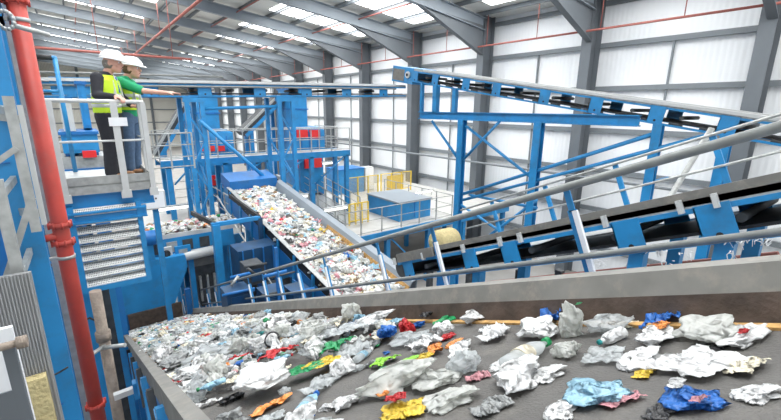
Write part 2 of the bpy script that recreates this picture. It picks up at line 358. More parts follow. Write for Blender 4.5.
for k in range(9):
    s = sH0+.4+k*.95
    B(MU).box((HXL-.10, s-.05, -HH-.6), (HXL-.06, s+.05, -HH+.15)).make('bracket', BLUE, t)
for s in (sH0+.6, sH0+3.2, sH0+5.8):
    for xx in (HXL+.05, HXR+.2):
        a = MU @ V((xx, s, -HH-.45)); B().bar((a.x, a.y, .01), a, .16).make('leg', BLUE, t)
B(MU).tube((HXL-.5, sH0+2.0, -HH-.75), (HXL-.5, sH1-.4, -HH+.1), .025, 8).make('conduit', GALV, t)
B(MU).box((HXL-.02, sH1-.1, -HH+.05), (HXR+.1, sH1+.9, -HH+.42)).make('head_hood', DBLUE, t)
# --- upper inclined conveyor towards the wall side
XK = 11.0
k0 = P(405, 67, 'X', XK); kc = P(581, 91, 'X', XK); kd = (k0-kc).normalized(); EK = math.asin(kd.z)
MK = frame((XK, kc.y, kc.z), EK); sK1 = (k0-kc).length; sK0 = -8.5
t = T('belt_conveyor', 'long blue overhead conveyor climbing along the wall with a pale cover on top', 'conveyor', kc)
brk = []
for px in (416, 436, 467, 498, 547, 600, 663, 738):
    r = ray(px, 90); brk.append(((CAM+r*(XK/r.x)).y-kc.y)/math.cos(EK))
brk.append(brk[-1]-1.5); brk.append(brk[-1]-1.6)
side_conv(t, MK, XK-XK, 1.2, sK0, sK1, -.10, -.52, brk, .17)
B(MK).box((-.06, sK0, -.06), (.10, sK1-1.2, .01)).box((1.1, sK0, -.06), (1.26, sK1-1.2, .01)).make('cover_strip', PALEG, t)
B(MK).box((-.03, sK1-.6, -.62), (1.23, sK1+.75, .0)).make('head_box', BLUE, t)
B(MK).box((-.045, sK1-.05, -.55), (-.03, sK1+.7, -.1)).make('worn_plate', PARAP, t)
B(MK).tube((-.09, sK1-.3, -.28), (-.03, sK1-.3, -.28), .13, 16).make('bearing', PALEG, t, label='round pale bearing housing')
B(MK).tube((-.11, sK1-.3, -.28), (-.09, sK1-.3, -.28), .06, 12).make('shaft_end', BLACK, t)
for k in range(26):
    s = sK1-1.5-k*.62
    B(MK).tube((.03, s, -.46), (.03, s+.28, -.44), .035, 6).make('return_roller', DARK, t)
# trestle under it
def zK(y): return kc.z + (y-kc.y)*math.tan(EK)
t = T('support_trestle', 'tall blue steel trestle of columns and diagonal braces under the overhead conveyor', 'steel support', (XK, 7, 0))
bz = P(530, 118, 'X', XK).z
yb1 = P(420, 115, 'X', XK).y; yb0 = P(640, 119, 'X', XK).y
B().ibeam((XK, yb0, bz), (XK, yb1, bz), .2, .28, .03).make('main_beam', BLUE, t)
cols = [P(461, 150, 'X', XK).y, P(537, 150, 'X', XK).y]
for y in cols:
    B().ibeam((XK, y, .02), (XK, y, bz-.14), .24, .24, .03).make('column', BLUE, t)
for px, w_ in ((436, .2), (455, .16), (422, .12)):
    y = P(px, 100, 'X', XK).y; B().bar((XK, y, bz+.1), (XK, y, zK(y)-.5), w_).make('stub_post', BLUE, t)
def kb(a, b, m=BLUE, r=.05, x=XK-.02): B().tube(P(*a, 'X', x), P(*b, 'X', x), r, 8).make('brace', m, t)
kb((432, 121), (459, 160)); kb((463, 160), (500, 121)); kb((466, 126), (537, 182))
kb((463, 194), (660, 132), r=.055); kb((463, 200), (712, 134), r=.05)
kb((470, 195), (537, 208)); kb((461, 205), (520, 245)); kb((537, 200), (470, 250))
for i, (px, pt, lb) in enumerate(((655, 128, 'broad blue steel post holding the overhead conveyor between two cross rails'), (722, 140, 'blue steel post in front of the grey wall column nearest the camera'))):
    y = P(px, pt+20, 'X', XK).y; t = T('support_post', lb, 'steel post', (XK, y, 0))
    B().ibeam((XK, y, .02), (XK, y, zK(y)-.50), .20, .20, .03).make('shaft', BLUE, t)
    B().box((XK-.2, y-.2, 0), (XK+.2, y+.2, .03)).make('base_plate', BLUE, t)
    B().tube((XK-.15, y, zK(y)-1.9), (XK+1.2, y, zK(y)-1.9), .03, 8).make('cross_tie', BLUE, t)
ba = P(712, 128, 'X', 9); bb = P(660, 214, 'X', 9); bb = ba+(bb-ba)*((ba.z-.02)/(ba.z-bb.z))
pipe([ba, bb], .05, GALV, 'grey diagonal brace tube crossing in front of the broad blue post', None, 'brace_tube', 'brace')
for a, b, lb in (((371, 149), (740, 196), 'long grey pipe running low along the white wall'), ):
    A_ = P(*a, 'X', 18.2); D_ = P(*b, 'X', 18.2); zz = (A_.z+D_.z)/2; pipe([(18.2, 0, zz), (18.2, 34, zz)], .06, GIRT, lb, None, 'wall_pipe', 'pipe')
# --- horizontal overhead conveyor across the hall
YJ = 13.6
jl, jr = P(25, 80, 'Y', YJ), P(400, 80, 'Y', YJ)
MJ = Matrix(((0,1,0,0),(1,0,0,0),(0,0,1,0),(0,0,0,1)))
ja = math.atan2(jr.z-.12-(P(180,78,'Y',YJ).z), jr.x-P(180,78,'Y',YJ).x)
z180 = P(180, 79.5, 'Y', YJ)
d = V((math.cos(ja), 0, math.sin(ja))); e = V((0, 1, 0)); nn = e.cross(d)*-1
nn = V((-math.sin(ja), 0, math.cos(ja)))
MJ = Matrix((e, d, nn)).transposed().to_4x4(); MJ.translation = z180
t = T('belt_conveyor', 'level blue overhead conveyor crossing the hall behind the two men', 'conveyor', z180)
brk = [P(px, 88, 'Y', YJ).x-z180.x for px in (75, 105, 150, 204, 259, 306, 346, 383)]
side_conv(t, MJ, 0, 1.1, -5.6, jr.x-z180.x+.3, -.12, -.50, brk, .2)
B(MJ).box((-.10, -5.6, -.10), (.05, jr.x-z180.x-.3, -.02)).make('cover_strip', PALEG, t)
B(MJ).tube((-.12, -5.6, -.20), (-.12, jr.x-z180.x-.3, -.20), .03, 8).make('pull_rail', HRAIL, t)
B(MJ).tube((-.1, -5.6, .1), (-.1, 1.2, .1), .03, 8).make('pull_rail', HRAIL, t)
B(MJ).box((-.04, brk[0]-.5, -.44), (-.02, brk[0]+.9, .0)).make('drive_plate', BLUE, t)
# lattice towers under it
def lattice(px, w_, lb):
    c = P(px, 150, 'Y', YJ); t = T('lattice_tower', lb, 'steel support', (c.x, YJ, 0))
    zt = z180.z+(c.x-z180.x)*math.tan(ja)-.52
    for dx in (-w_/2, w_/2):
        for dy in (0, 1.1): B().bar((c.x+dx, YJ+dy, .02), (c.x+dx, YJ+dy, zt), .13).make('leg', BLUE, t)
    k = 0; z = .6
    while z < zt-.9:
        s_ = 1 if k % 2 else -1
        B().bar((c.x-s_*w_/2, YJ-.03, z), (c.x+s_*w_/2, YJ-.03, z+.8), .05).bar((c.x-w_/2*s_, YJ, z), (c.x-w_/2*s_, YJ+1.1, z+.8), .05).make('lacing', BLUE, t)
        z += .8; k += 1
    B().bar((c.x-w_/2-.1, YJ, zt-.06), (c.x+w_/2+.1, YJ, zt-.06), .14).make('cap', BLUE, t)
    return c, zt
c1, zt1 = lattice(199, .42, 'blue lattice tower beside the first hopper, under the level overhead conveyor')
c2, zt2 = lattice(288, .50, 'blue lattice tower between the two hoppers, under the level overhead conveyor')
t = T('cross_beam', 'blue tube beam joining the two lattice towers', 'steel beam', (c1.x, YJ, zt1-.4))
B().tube((c1.x+.25, YJ, zt1-.32), (c2.x-.3, YJ, zt1-.32+.1), .05, 8).make('tube', BLUE, t)
a = P(199, 120, 'Y', YJ-.1); b = P(284, 194, 'Y', YJ-.1)
t = T('diagonal_strut', 'blue diagonal tube falling from the first lattice tower to the waste conveyor', 'brace', a)
B().tube(a, b, .06, 12).make('strut_tube', BLUE, t); B().tube(b, b+(b-a).normalized()*.9, .09, 12).make('sleeve', PALEG, t, label='pale grey end sleeve')
# ------------------------------------------------------------------ mid-left: cross conveyor, chute housing, support frames
YC = 12.0
def PX(px, py, Y): return P(px, py, 'Y', Y)
def vbar(b, px, py, Y, wpx, z0, z1, d=None):
    c = PX(px, py, Y); w_ = wpx*(RW.transposed() @ (c-CAM)).z/-F
    return b.box((c.x-w_/2, Y, z0), (c.x+w_/2, Y+(d or w_), z1))
a = PX(150, 240, YC); b = PX(243, 224, YC); zc = (a.z+b.z)/2
x0c, x1c = a.x-.5, HXL-.15
t = T('belt_conveyor', 'short level conveyor carrying waste across toward the inclined waste conveyor', 'conveyor', (2, YC, zc-.5))
B().box((x0c, YC+.04, zc-.02), (x1c, YC+1.15, zc+.02)).make('belt', BELT, t)
B().box((x0c, YC, zc-.06), (x1c, YC+.04, zc+.06)).make('side_plate', PALEG, t)
B().box((x0c, YC+1.15, zc-.06), (x1c, YC+1.2, zc+.10)).make('side_plate', PALEG, t)
B().box((x0c, YC-.01, zc-.56), (x1c-.2, YC+.03, zc-.06)).make('side_frame', BLUE, t)
for px in (158, 172, 188, 205):
    c = PX(px, 245, YC-.02); B().box((c.x-.13, YC-.03, zc-.46), (c.x+.13, YC-.01, zc-.16)).make('window_plate', DARK if px != 172 else GALV, t)
B().tube((x0c+.6, YC-.05, zc-.66), (x1c-.6, YC-.05, zc-.60), .14, 14).make('return_tube', PALEG, t)
for x in (x0c+.4, (x0c+x1c)/2, x1c-.3):
    for y in (YC+.1, YC+1.1): B().box((x-.07, y-.07, 0), (x+.07, y+.07, zc-.5)).make('leg', BLUE, t)
sb = PX(166, 253, YC-.06)
t = T('control_box', 'pale isolator box with a round black switch on the cross conveyor', 'switch', (sb.x, YC-.1, sb.z))
B().box((sb.x-.15, YC-.12, sb.z-.17), (sb.x+.15, YC-.03, sb.z+.17)).make('case', PALEG, t)
B().tube((sb.x, YC-.16, sb.z), (sb.x, YC-.12, sb.z), .10, 16).make('dial', BLACK, t); B().box((sb.x-.02, YC-.19, sb.z-.08), (sb.x+.02, YC-.16, sb.z+.08)).make('switch_handle', DARK, t)
sb = PX(183, 252, YC-.06)
t = T('control_box', 'blue framed grey screen box next to the round switch', 'control panel', (sb.x, YC-.1, sb.z))
B().box((sb.x-.2, YC-.10, sb.z-.19), (sb.x+.2, YC-.03, sb.z+.19)).make('case', BLUE, t); B().box((sb.x-.11, YC-.115, sb.z-.10), (sb.x+.11, YC-.10, sb.z+.10)).make('screen', GALV, t)
# chute housing over the far end of the near belt
YB = 11.7
l, r_, rb = PX(115, 268, YB), PX(186, 262, YB), PX(175, 302, YB); lb_ = PX(115, 318, YB); zt_b = l.z
t = T('chute_housing', 'large plain blue steel housing over the far end of the foreground belt', 'housing', (1, YB, lb_.z))
B().prism([(l.x, YB, zt_b), (r_.x, YB, zt_b), (r_.x+.03, YB, zt_b-.35), (rb.x, YB, lb_.z), (lb_.x, YB, lb_.z)], (0, .28, 0)).make('front_panel', BLUE, t)
B().box((l.x, YB+.28, lb_.z+.3), (r_.x-.1, YB+1.8, zt_b-.03)).make('body', DBLUE, t)
B().prism([(l.x+.1, YB-.05, lb_.z), (rb.x+.15, YB-.05, lb_.z), (rb.x+.15, YB-.05, lb_.z-.42), (l.x+.1, YB-.05, lb_.z-.42)], (0, .05, 0)).make('rubber_curtain', BROWN, t)
a = PX(140, 253, YB); B().box((a.x, YB+.02, zt_b), (a.x+.32, YB+.4, zt_b+.6)).make('side_box', BLUE, t)
a = PX(150, 239, YB); B().tube((a.x-.25, YB+.1, a.z), (a.x+.15, YB+.1, a.z), .20, 18).make('drum', DBLUE, t)
B().bar((l.x+.05, YB+.1, 0), (l.x+.05, YB+.1, lb_.z+.3), .14).bar((rb.x+.35, YB+.1, 0), (rb.x+.35, YB+.1, lb_.z+.3), .14).make('leg', DBLUE, t)
# post and beams in front of the cross conveyor
YP = 10.0
t = T('post_and_beam_frame', 'blue post with handrailed cross beams in front of the cross conveyor', 'steel support', (3, YP, 0))
c = PX(219, 250, YP); zt3 = PX(213, 226, YP).z
B().box((c.x-.085, YP, 0), (c.x+.085, YP+.2, zt3)).make('post', BLUE, t)
c0 = PX(187, 232, YP); e0 = PX(246, 222, YP)
B().bar((c.x-.1, YP+.1, zt3), (c.x+1.1, YP+.1, zt3), .1, .10).make('beam', BLUE, t)
B().bar((c.x+.0, YP+.1, zt3), PX(192, 213, YP+1.9), .07, .12).bar((c.x+1.1, YP+.1, zt3), PX(230, 196, YP+1.9), .07, .12).make('beam', BLACK, t)
B().box((c.x+1.05, YP+.02, 0), (c.x+1.15, YP+.14, zt3)).make('post', NAVY, t)
# dark machinery below the inclined waste conveyor
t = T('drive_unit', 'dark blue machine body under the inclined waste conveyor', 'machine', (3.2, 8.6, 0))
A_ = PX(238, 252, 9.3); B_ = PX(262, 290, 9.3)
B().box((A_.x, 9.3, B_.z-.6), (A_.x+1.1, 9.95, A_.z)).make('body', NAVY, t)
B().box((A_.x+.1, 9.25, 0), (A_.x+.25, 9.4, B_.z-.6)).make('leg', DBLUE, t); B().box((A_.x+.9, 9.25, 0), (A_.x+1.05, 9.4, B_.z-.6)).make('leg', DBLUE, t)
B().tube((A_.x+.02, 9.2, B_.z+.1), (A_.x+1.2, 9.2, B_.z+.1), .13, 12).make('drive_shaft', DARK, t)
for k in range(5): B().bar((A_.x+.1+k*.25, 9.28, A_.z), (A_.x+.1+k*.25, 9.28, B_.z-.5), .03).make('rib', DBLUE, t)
t = T('chute', 'dark ribbed block for the shaded void between the cross conveyor and the posts', 'chute', (2.2, 11, 0))
A_ = PX(190, 268, 12.3)
B().prism([(A_.x, 12.3, A_.z), (A_.x+.9, 12.3, A_.z), (A_.x+.8, 12.3, A_.z-1.3), (A_.x+.2, 12.3, A_.z-1.3)], (0, .9, 0)).make('body', DARK, t)  # dark block added where only a shaded void lies behind the ribs
for k in range(3): B().box((A_.x+.2+k*.2, 12.2, A_.z-1.1), (A_.x+.26+k*.2, 12.3, A_.z-.3)).make('rib', GALV, t)
B().bar((A_.x+.3, 12.7, 0), (A_.x+.3, 12.7, A_.z-1.25), .12).bar((A_.x+.75, 12.7, 0), (A_.x+.75, 12.7, A_.z-1.25), .12).make('leg', DBLUE, t)
rq = random.Random(9)
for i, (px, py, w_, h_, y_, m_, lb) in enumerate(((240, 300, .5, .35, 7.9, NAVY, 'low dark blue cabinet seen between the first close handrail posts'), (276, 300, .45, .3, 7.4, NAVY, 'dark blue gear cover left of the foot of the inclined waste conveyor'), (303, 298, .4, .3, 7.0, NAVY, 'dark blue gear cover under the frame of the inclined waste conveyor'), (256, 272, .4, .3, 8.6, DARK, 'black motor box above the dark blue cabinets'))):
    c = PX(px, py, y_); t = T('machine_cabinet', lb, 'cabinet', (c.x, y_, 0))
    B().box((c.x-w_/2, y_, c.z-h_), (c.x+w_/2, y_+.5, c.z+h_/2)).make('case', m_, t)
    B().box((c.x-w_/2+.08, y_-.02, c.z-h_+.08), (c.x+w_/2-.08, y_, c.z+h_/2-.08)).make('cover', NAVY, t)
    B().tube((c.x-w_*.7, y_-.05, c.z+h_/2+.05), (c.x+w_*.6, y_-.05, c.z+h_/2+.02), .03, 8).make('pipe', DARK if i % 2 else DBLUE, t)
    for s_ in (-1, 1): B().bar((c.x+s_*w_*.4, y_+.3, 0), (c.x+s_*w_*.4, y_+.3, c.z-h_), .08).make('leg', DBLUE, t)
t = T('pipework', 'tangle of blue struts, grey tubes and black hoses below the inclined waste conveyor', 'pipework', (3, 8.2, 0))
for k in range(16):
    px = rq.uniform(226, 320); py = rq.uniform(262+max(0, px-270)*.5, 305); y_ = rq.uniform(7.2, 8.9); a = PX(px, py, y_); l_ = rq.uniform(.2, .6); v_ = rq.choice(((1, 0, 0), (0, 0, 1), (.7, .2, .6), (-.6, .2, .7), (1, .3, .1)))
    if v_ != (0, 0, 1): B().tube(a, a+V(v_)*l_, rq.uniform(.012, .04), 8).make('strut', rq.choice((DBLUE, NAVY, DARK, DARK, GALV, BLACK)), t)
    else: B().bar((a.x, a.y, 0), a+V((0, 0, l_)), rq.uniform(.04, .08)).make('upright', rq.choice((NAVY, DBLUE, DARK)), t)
# ------------------------------------------------------------------ guardrail helper
def rail(lb, pts, h=1.05, post=1.3, m=GALV, r=.02, mid=(.55,), name='guardrail', group=None, deck=None, rm=None):
    pts = [V(p) for p in pts]; t = T(name, lb, 'railing', pts[0], group); up = V((0, 0, 1))
    B().path([p+up*h for p in pts], r, 8).make('top_rail', rm or m, t)
    for q in mid: B().path([p+up*h*q for p in pts], r*.8, 8).make('mid_rail', rm or m, t)
    B().path([p+up*.08 for p in pts], r*.8, 4).make('toe_board', m, t)
    for a, b in zip(pts[:-1], pts[1:]):
        n_ = max(1, round((b-a).length/post))
        for k in range(n_+1):
            if k == n_ and not (b-pts[-1]).length < .01: continue
            p_ = a.lerp(b, k/n_); B().bar(p_, p_+up*h, r*2, r*2).make('post', m, t)
    return t
# ------------------------------------------------------------------ mid-distance walkways and sorting machines
YW = 16.4
wl, wr = PX(160, 161, YW), PX(350, 151, YW); zw = (wl.z+wr.z)/2
t = T('walkway', 'long galvanised walkway on blue columns passing in front of the two hoppers', 'walkway', (wl.x, YW, 0))
B().box((wl.x, YW, zw-.04), (wr.x, YW+1.2, zw)).make('deck', GALV, t)
B().box((wl.x, YW-.04, zw-.26), (wr.x, YW, zw+.02)).make('edge_beam', BLUE, t); B().box((wl.x, YW+1.2, zw-.26), (wr.x, YW+1.24, zw+.02)).make('edge_beam', BLUE, t)
for px in (168, 225, 268, 312, 347):
    c = PX(px, 165, YW); 
    for y in (YW+.05, YW+1.15): B().box((c.x-.09, y-.09, 0), (c.x+.09, y+.09, zw-.2)).make('column', BLUE, t)
for a, b in ((175, 190), (228, 262), (270, 305), (315, 345)):
    p_ = PX(a, 185, YW-.02); q_ = PX(b, 160, YW-.02); B().tube((p_.x, YW+.02, p_.z), (q_.x, YW+.02, zw-.25), .035, 6).make('brace', BLUE, t)
rail('galvanised guardrail along the front edge of the long walkway before the hoppers', [(wl.x, YW+.02, zw), (wr.x, YW+.02, zw)], post=1.0)
rail('galvanised guardrail along the back edge of the long walkway', [(wl.x, YW+1.18, zw), (wr.x, YW+1.18, zw), (wr.x, YW+3.5, zw)], post=1.0)
def hopper(lb, pc, pb, pl, Y, reds, lreds, zlow):
    """feed chute, wide body with red panels, lower body; each outline given by two photo corners"""
    c0, c1_ = PX(*pc[0], Y), PX(*pc[1], Y); b0_, b1_ = PX(*pb[0], Y), PX(*pb[1], Y); l0, l1_ = PX(*pl[0], Y), PX(*pl[1], Y)
    t = T('hopper', lb, 'hopper', (b0_.x, Y, 0))
    B().box((c0.x, Y+.25, c1_.z), (c1_.x, Y+1.6, c0.z)).make('feed_chute', BLUE, t)
    for z in (c0.z, (c0.z+c1_.z)/2): B().box((c0.x-.05, Y+.2, z-.06), (c1_.x+.05, Y+1.65, z)).make('flange', DBLUE, t)
    h = b0_.z-b1_.z
    B().prism([(b0_.x+.25, Y+.2, b0_.z), (b1_.x-.25, Y+.2, b0_.z), (b1_.x, Y, b0_.z-h*.12), (b1_.x, Y, b1_.z), (b0_.x, Y, b1_.z), (b0_.x, Y, b0_.z-h*.12)], (0, 2.0, 0)).make('body', BLUE, t)
    B().box((l0.x, Y+.1, l1_.z), (l1_.x, Y+2, l0.z)).make('lower_body', BLUE, t)
    for (x0, y0, x1, y1) in reds+lreds:
        u, v = PX(x0, y0, Y-.03), PX(x1, y1, Y-.03)
        f = B().box((u.x, Y-.05, v.z), (v.x, Y+.12, u.z)).make('inspection_door', REDP, t, label='bright red inspection door')
    for x in (l0.x+.1, l1_.x-.1):
        for y in (Y+.2, Y+1.9): B().box((x-.1, y-.1, 0), (x+.1, y+.1, l1_.z)).make('leg', DBLUE, t)
    for k in range(1, 4): B().box((b0_.x+(b1_.x-b0_.x)*k/4-.02, Y-.02, b1_.z), (b0_.x+(b1_.x-b0_.x)*k/4+.02, Y, b0_.z-h*.2)).make('rib', DBLUE, t)
hopper('blue sorting hopper with three small red doors, nearest the two men', [(197, 92), (222, 132)], [(201, 130), (236, 160)], [(204, 166), (236, 200)], 18.6,
       [(202, 146, 207, 151), (209, 146, 215, 151), (218, 146, 225, 151)], [(210, 176, 218, 185), (220, 176, 226, 185), (227, 176, 234, 185)], 0)
hopper('blue sorting hopper with two large red doors, next to the mesh fences', [(291, 88), (310, 128)], [(293, 127), (325, 152)], [(297, 157), (325, 192)], 18.7,
       [(297, 130, 308, 138), (310, 130, 320, 138)], [(298, 160, 303, 168), (305, 159, 312, 168), (314, 158, 322, 167)], 0)
def incline(lb, a, b, Y, w_=1.0, legs=1):
    a, b = PX(*a, Y), PX(*b, Y); t = T('feed_conveyor', lb, 'conveyor', a); dd = (b-a).normalized(); up = V((0, 1, 0)).cross(dd)*-1
    if up.z < 0: up = -up
    B().prism([a, b, b+up*.25, a+up*.25], (0, w_, 0)).make('frame', DARK, t)
    B().bar(a+up*.28-V((0, .03, 0)), b+up*.28-V((0, .03, 0)), .06, .1).make('side_rail', GALV, t)
    B().bar(a-V((0, .03, 0)), b-V((0, .03, 0)), .06, .16).make('side_frame', BLUE, t)
    for f_ in (.15, .85)[:1+legs]:
        p_ = a.lerp(b, f_); 
        for y in (Y+.1, Y+w_-.1): B().bar((p_.x, y, 0), (p_.x, y, p_.z), .16).make('leg', BLUE, t)
incline('dark inclined feed conveyor rising to the hopper with large red doors', (246, 136), (284, 98), 19.5)
incline('dark inclined feed conveyor rising behind the pointing arm', (160, 158), (190, 106), 20.2)
incline('low dark conveyor under the long walkway', (262, 176), (300, 200), 15.2, .8)
t = T('sorting_cabin', 'blue box housing just above the head of the inclined waste conveyor', 'housing', PX(235, 200, 15.0))
a = PX(232, 183, 15.0); b = PX(265, 200, 15.0)
B().box((a.x, 15.0, b.z-.5), (b.x+.3, 16.2, a.z)).make('body', BLUE, t); B().box((a.x-.05, 14.95, a.z), (b.x+.35, 16.25, a.z+.06)).make('lid', DBLUE, t)
for x in (a.x+.1, b.x): B().box((x-.07, 15.5, 0), (x+.07, 15.64, b.z-.5)).make('leg', DBLUE, t)
t = T('white_cabinet', 'white metal cabinet behind the diagonal strut', 'cabinet', PX(275, 185, 15.3))
a = PX(270, 177, 15.3); b = PX(283, 196, 15.3); B().box((a.x, 15.3, b.z-2), (b.x, 15.8, a.z)).make('case', PALEG, t); B().box((a.x+.04, 15.28, b.z-.3), (b.x-.04, 15.3, a.z-.06)).make('door', WHITEP, t)
B().bar((a.x+.2, 15.5, 0), (a.x+.2, 15.5, b.z-2), .12).make('leg', DBLUE, t)
# left maintenance deck
ZM = 3.9
a = P(150, 236, 'Z', ZM); b = P(200, 203, 'Z', ZM)
dk = dict(x0=a.x, x1=a.x+2.6, y0=YC+1.3, y1=b.y)
t = T('deck', 'pale maintenance deck beyond the cross conveyor', 'platform', (dk['x0'], dk['y0'], 0))
B().box((dk['x0'], dk['y0'], ZM-.06), (dk['x1'], dk['y1'], ZM)).make('floor_plate', MEZZ, t)
B().box((dk['x0'], dk['y0']-.05, ZM-.3), (dk['x1'], dk['y0'], ZM)).make('edge_beam', BLUE, t)
for x in (dk['x0']+.15, dk['x1']-.15):
    for y in (dk['y0']+.2, dk['y1']-.2): B().box((x-.08, y-.08, 0), (x+.08, y+.08, ZM-.06)).make('column', BLUE, t)
rail('galvanised guardrail around the pale maintenance deck', [(dk['x0']+.4, dk['y1']-.1, ZM), (dk['x1']-.05, dk['y1']-.1, ZM), (dk['x1']-.05, dk['y0']+.1, ZM)], post=.9, mid=(.35, .68))
rail('galvanised stair rail dropping beside the pale maintenance deck', [(dk['x1']+.5, dk['y1'], ZM), (dk['x1']+.8, dk['y0']+1.2, ZM-.9)], post=.7, mid=(.35, .68))
sb = PX(155, 200, 10.5)
t = T('electrical_cabinet', 'pale grey electrical cabinet on a blue post beside the maintenance deck', 'cabinet', (sb.x, 10.5, 0))
w_ = .22; B().box((sb.x-w_, 10.5, sb.z-.22), (sb.x+w_, 10.75, sb.z+.2)).make('case', PALEG, t); B().box((sb.x-w_+.03, 10.485, sb.z-.19), (sb.x+w_-.03, 10.5, sb.z+.17)).make('door', WHITEP, t)
B().tube((sb.x+.02, 10.48, sb.z+.04), (sb.x+.02, 10.46, sb.z+.04), .02, 8).make('lock', DARK, t); B().box((sb.x-.06, 10.6, 0), (sb.x+.06, 10.72, sb.z-.2)).make('post', BLUE, t)
# ------------------------------------------------------------------ baler deck on the wall side
ZB = 3.0
f0 = P(386, 231, 'Z', ZB); yf = f0.y; xl = P(337, 236, 'Y', yf).x; 
t = T('deck', 'wide pale deck carrying the blue box and yellow mesh fences', 'platform', (xl, yf, 0))
B().box((xl, yf, ZB-.08), (18.2, yf+9.5, ZB)).make('floor_plate', MEZZ, t); B().box((xl, yf-.06, ZB-.36), (18.2, yf, ZB)).make('edge_beam', BLUE, t)
for x in (xl+.2, xl+2.6, xl+5, xl+7.4, 18.0):
    for y in (yf+.2, yf+4.6, yf+9.2): B().box((x-.1, y-.1, 0), (x+.1, y+.1, ZB-.08)).make('column', BLUE, t)
for k in range(3): B().bar((xl+.3+k*2.4, yf+.1, ZB-.4), (xl+2.5+k*2.4, yf+.1, .4), .06).make('brace', BLUE, t)
rail('galvanised guardrail along the front edge of the wide pale deck', [(xl+.1, yf+.06, ZB), (xl+6.4, yf+.06, ZB), (xl+6.4, yf+5.5, ZB)], post=1.1)
p0, p1 = P(399, 222, 'Z', ZB), P(432, 217, 'Z', ZB); zt_ = PX(399, 203, p0.y).z
t = T('machine_box', 'big bright blue box with a grey top on the wide pale deck', 'machine', p0)
B().box((p0.x, p0.y, ZB), (p1.x+.1, p0.y+2.5, zt_-.05)).make('body', BLUE, t); B().box((p0.x-.05, p0.y-.05, zt_-.05), (p1.x+.15, p0.y+2.55, zt_+.02)).make('top_plate', RAFT, t)
B().box((p0.x+.9, p0.y-.02, ZB+.1), (p0.x+.95, p0.y, zt_-.1)).make('seam', DBLUE, t)
p0 = P(337, 186, 'Z', ZB); p0 = V((p0.x, min(p0.y, yf+7.5), ZB)); a, b = PX(338, 171, p0.y), PX(364, 186, p0.y)
t = T('machine_box', 'smaller blue box behind the yellow mesh fence near the walkway end', 'machine', (a.x, p0.y, ZB))
B().box((a.x, p0.y, ZB+.0), (b.x, p0.y+1.4, a.z)).make('body', BLUE, t); B().box((a.x-.04, p0.y-.04, a.z), (b.x+.04, p0.y+1.44, a.z+.06)).make('lid', DBLUE, t)
t = T('white_cabinet', 'white cabinet standing beside the smaller blue box', 'cabinet', (b.x+.3, p0.y, ZB))
B().box((b.x+.1, p0.y, ZB), (b.x+.75, p0.y+.6, a.z+.05)).make('case', PALEG, t); B().box((b.x+.14, p0.y-.02, ZB+.1), (b.x+.71, p0.y, a.z)).make('door', WHITEP, t)
def fence(lb, px0, px1, ytop, ybot, Y, panel=None):
    a, b = PX(px0, ytop, Y), PX(px1, ytop, Y); zt = a.z; zb = ZB
    t = T('mesh_fence', lb, 'fence', (a.x, Y, zb)); n_ = 3
    for k in range(n_+1):
        x = a.x+(b.x-a.x)*k/n_; B().box((x-.03, Y-.03, zb), (x+.03, Y+.03, zt)).make('post', YEL, t)
    B().box((a.x, Y-.02, zt-.04), (b.x, Y+.02, zt)).box((a.x, Y-.02, zb+.15), (b.x, Y+.02, zb+.19)).make('frame', YEL, t)
    q = B(); x = a.x
    while x < b.x: q.box((x-.004, Y-.004, zb+.15), (x+.004, Y+.004, zt)); x += .07
    z = zb+.15
    while z < zt: q.box((a.x, Y-.004, z-.004), (b.x, Y+.004, z+.004)); z += .07
    q.make('mesh', OCHRE, t)
    if panel:
        u, v = PX(*panel[0], Y), PX(*panel[1], Y); B().box((u.x, Y-.015, v.z), (v.x, Y+.015, u.z)).make('solid_panel', OCHRE, t)
fence('yellow mesh fence in front of the smaller blue box', 347, 378, 178, 200, yf+4.4)
fence('yellow mesh fence with an ochre panel behind the big blue box', 381, 411, 174, 195, yf+6.2, ((387, 176), (403, 189)))
fence('small orange yellow mesh gate at the corner of the wide deck', 349, 368, 204, 224, yf+1.6)
a = PX(300, 178, 15.8); b = PX(352, 222, 12.8)
t = T('catwalk', 'narrow sloping catwalk with double railings beside the inclined waste conveyor', 'walkway', (a.x, a.y, 0))
zA, zB_ = 3.6, 3.05; XA, XB_ = P(303, 195, 'Z', zA), P(345, 224, 'Z', zB_)
A1, B1 = V((XA.x, XA.y, zA)), V((XB_.x, XB_.y, zB_)); off = V((1.0, .3, 0))
B().prism([A1, B1, B1+off, A1+off], (0, 0, -.08)).make('deck', GALV, t)
for p_ in (A1, B1, A1+off, B1+off): B().bar((p_.x, p_.y, 0), (p_.x, p_.y, p_.z-.08), .1).make('column', BLUE, t)
rail('near railing of the narrow sloping catwalk', [A1, B1], post=.8, mid=(.35, .68)); rail('far railing of the narrow sloping catwalk', [A1+off, B1+off], post=.8, mid=(.35, .68))
for i, (px, py, l_, Y, lb) in enumerate(((298, 197, .8, 14.2, 'lit tube lamp by the lattice tower foot'), (336, 209, 1.0, 13.6, 'lit tube lamp beside the orange yellow gate'), (424, 192, 1.4, 17.2, 'lit tube lamp above the end of the big blue box'), (331, 163, .9, 17.9, 'lit tube lamp under the end of the long walkway'), (174, 208, 1.0, 15.5, 'lit tube lamp over the maintenance deck rail'))):
    c = PX(px, py, Y); t = T('tube_lamp', lb, 'lamp', c)
    B().tube(c-V((l_/2, 0, 0)), c+V((l_/2, 0, 0)), .05, 10).make('tube', LAMP, t); B().box(c+V((-l_/2-.05, -.05, .05)), c+V((l_/2+.05, .07, .10))).make('batten', PALEG, t)
    zb = ZB if px > 320 else ZM
    B().bar(c+V((l_/2-.05, .03, .05)), (c.x+l_/2-.05, c.y+.03, min(zb, c.z-.3)), .03).make('stand', GALV, t)
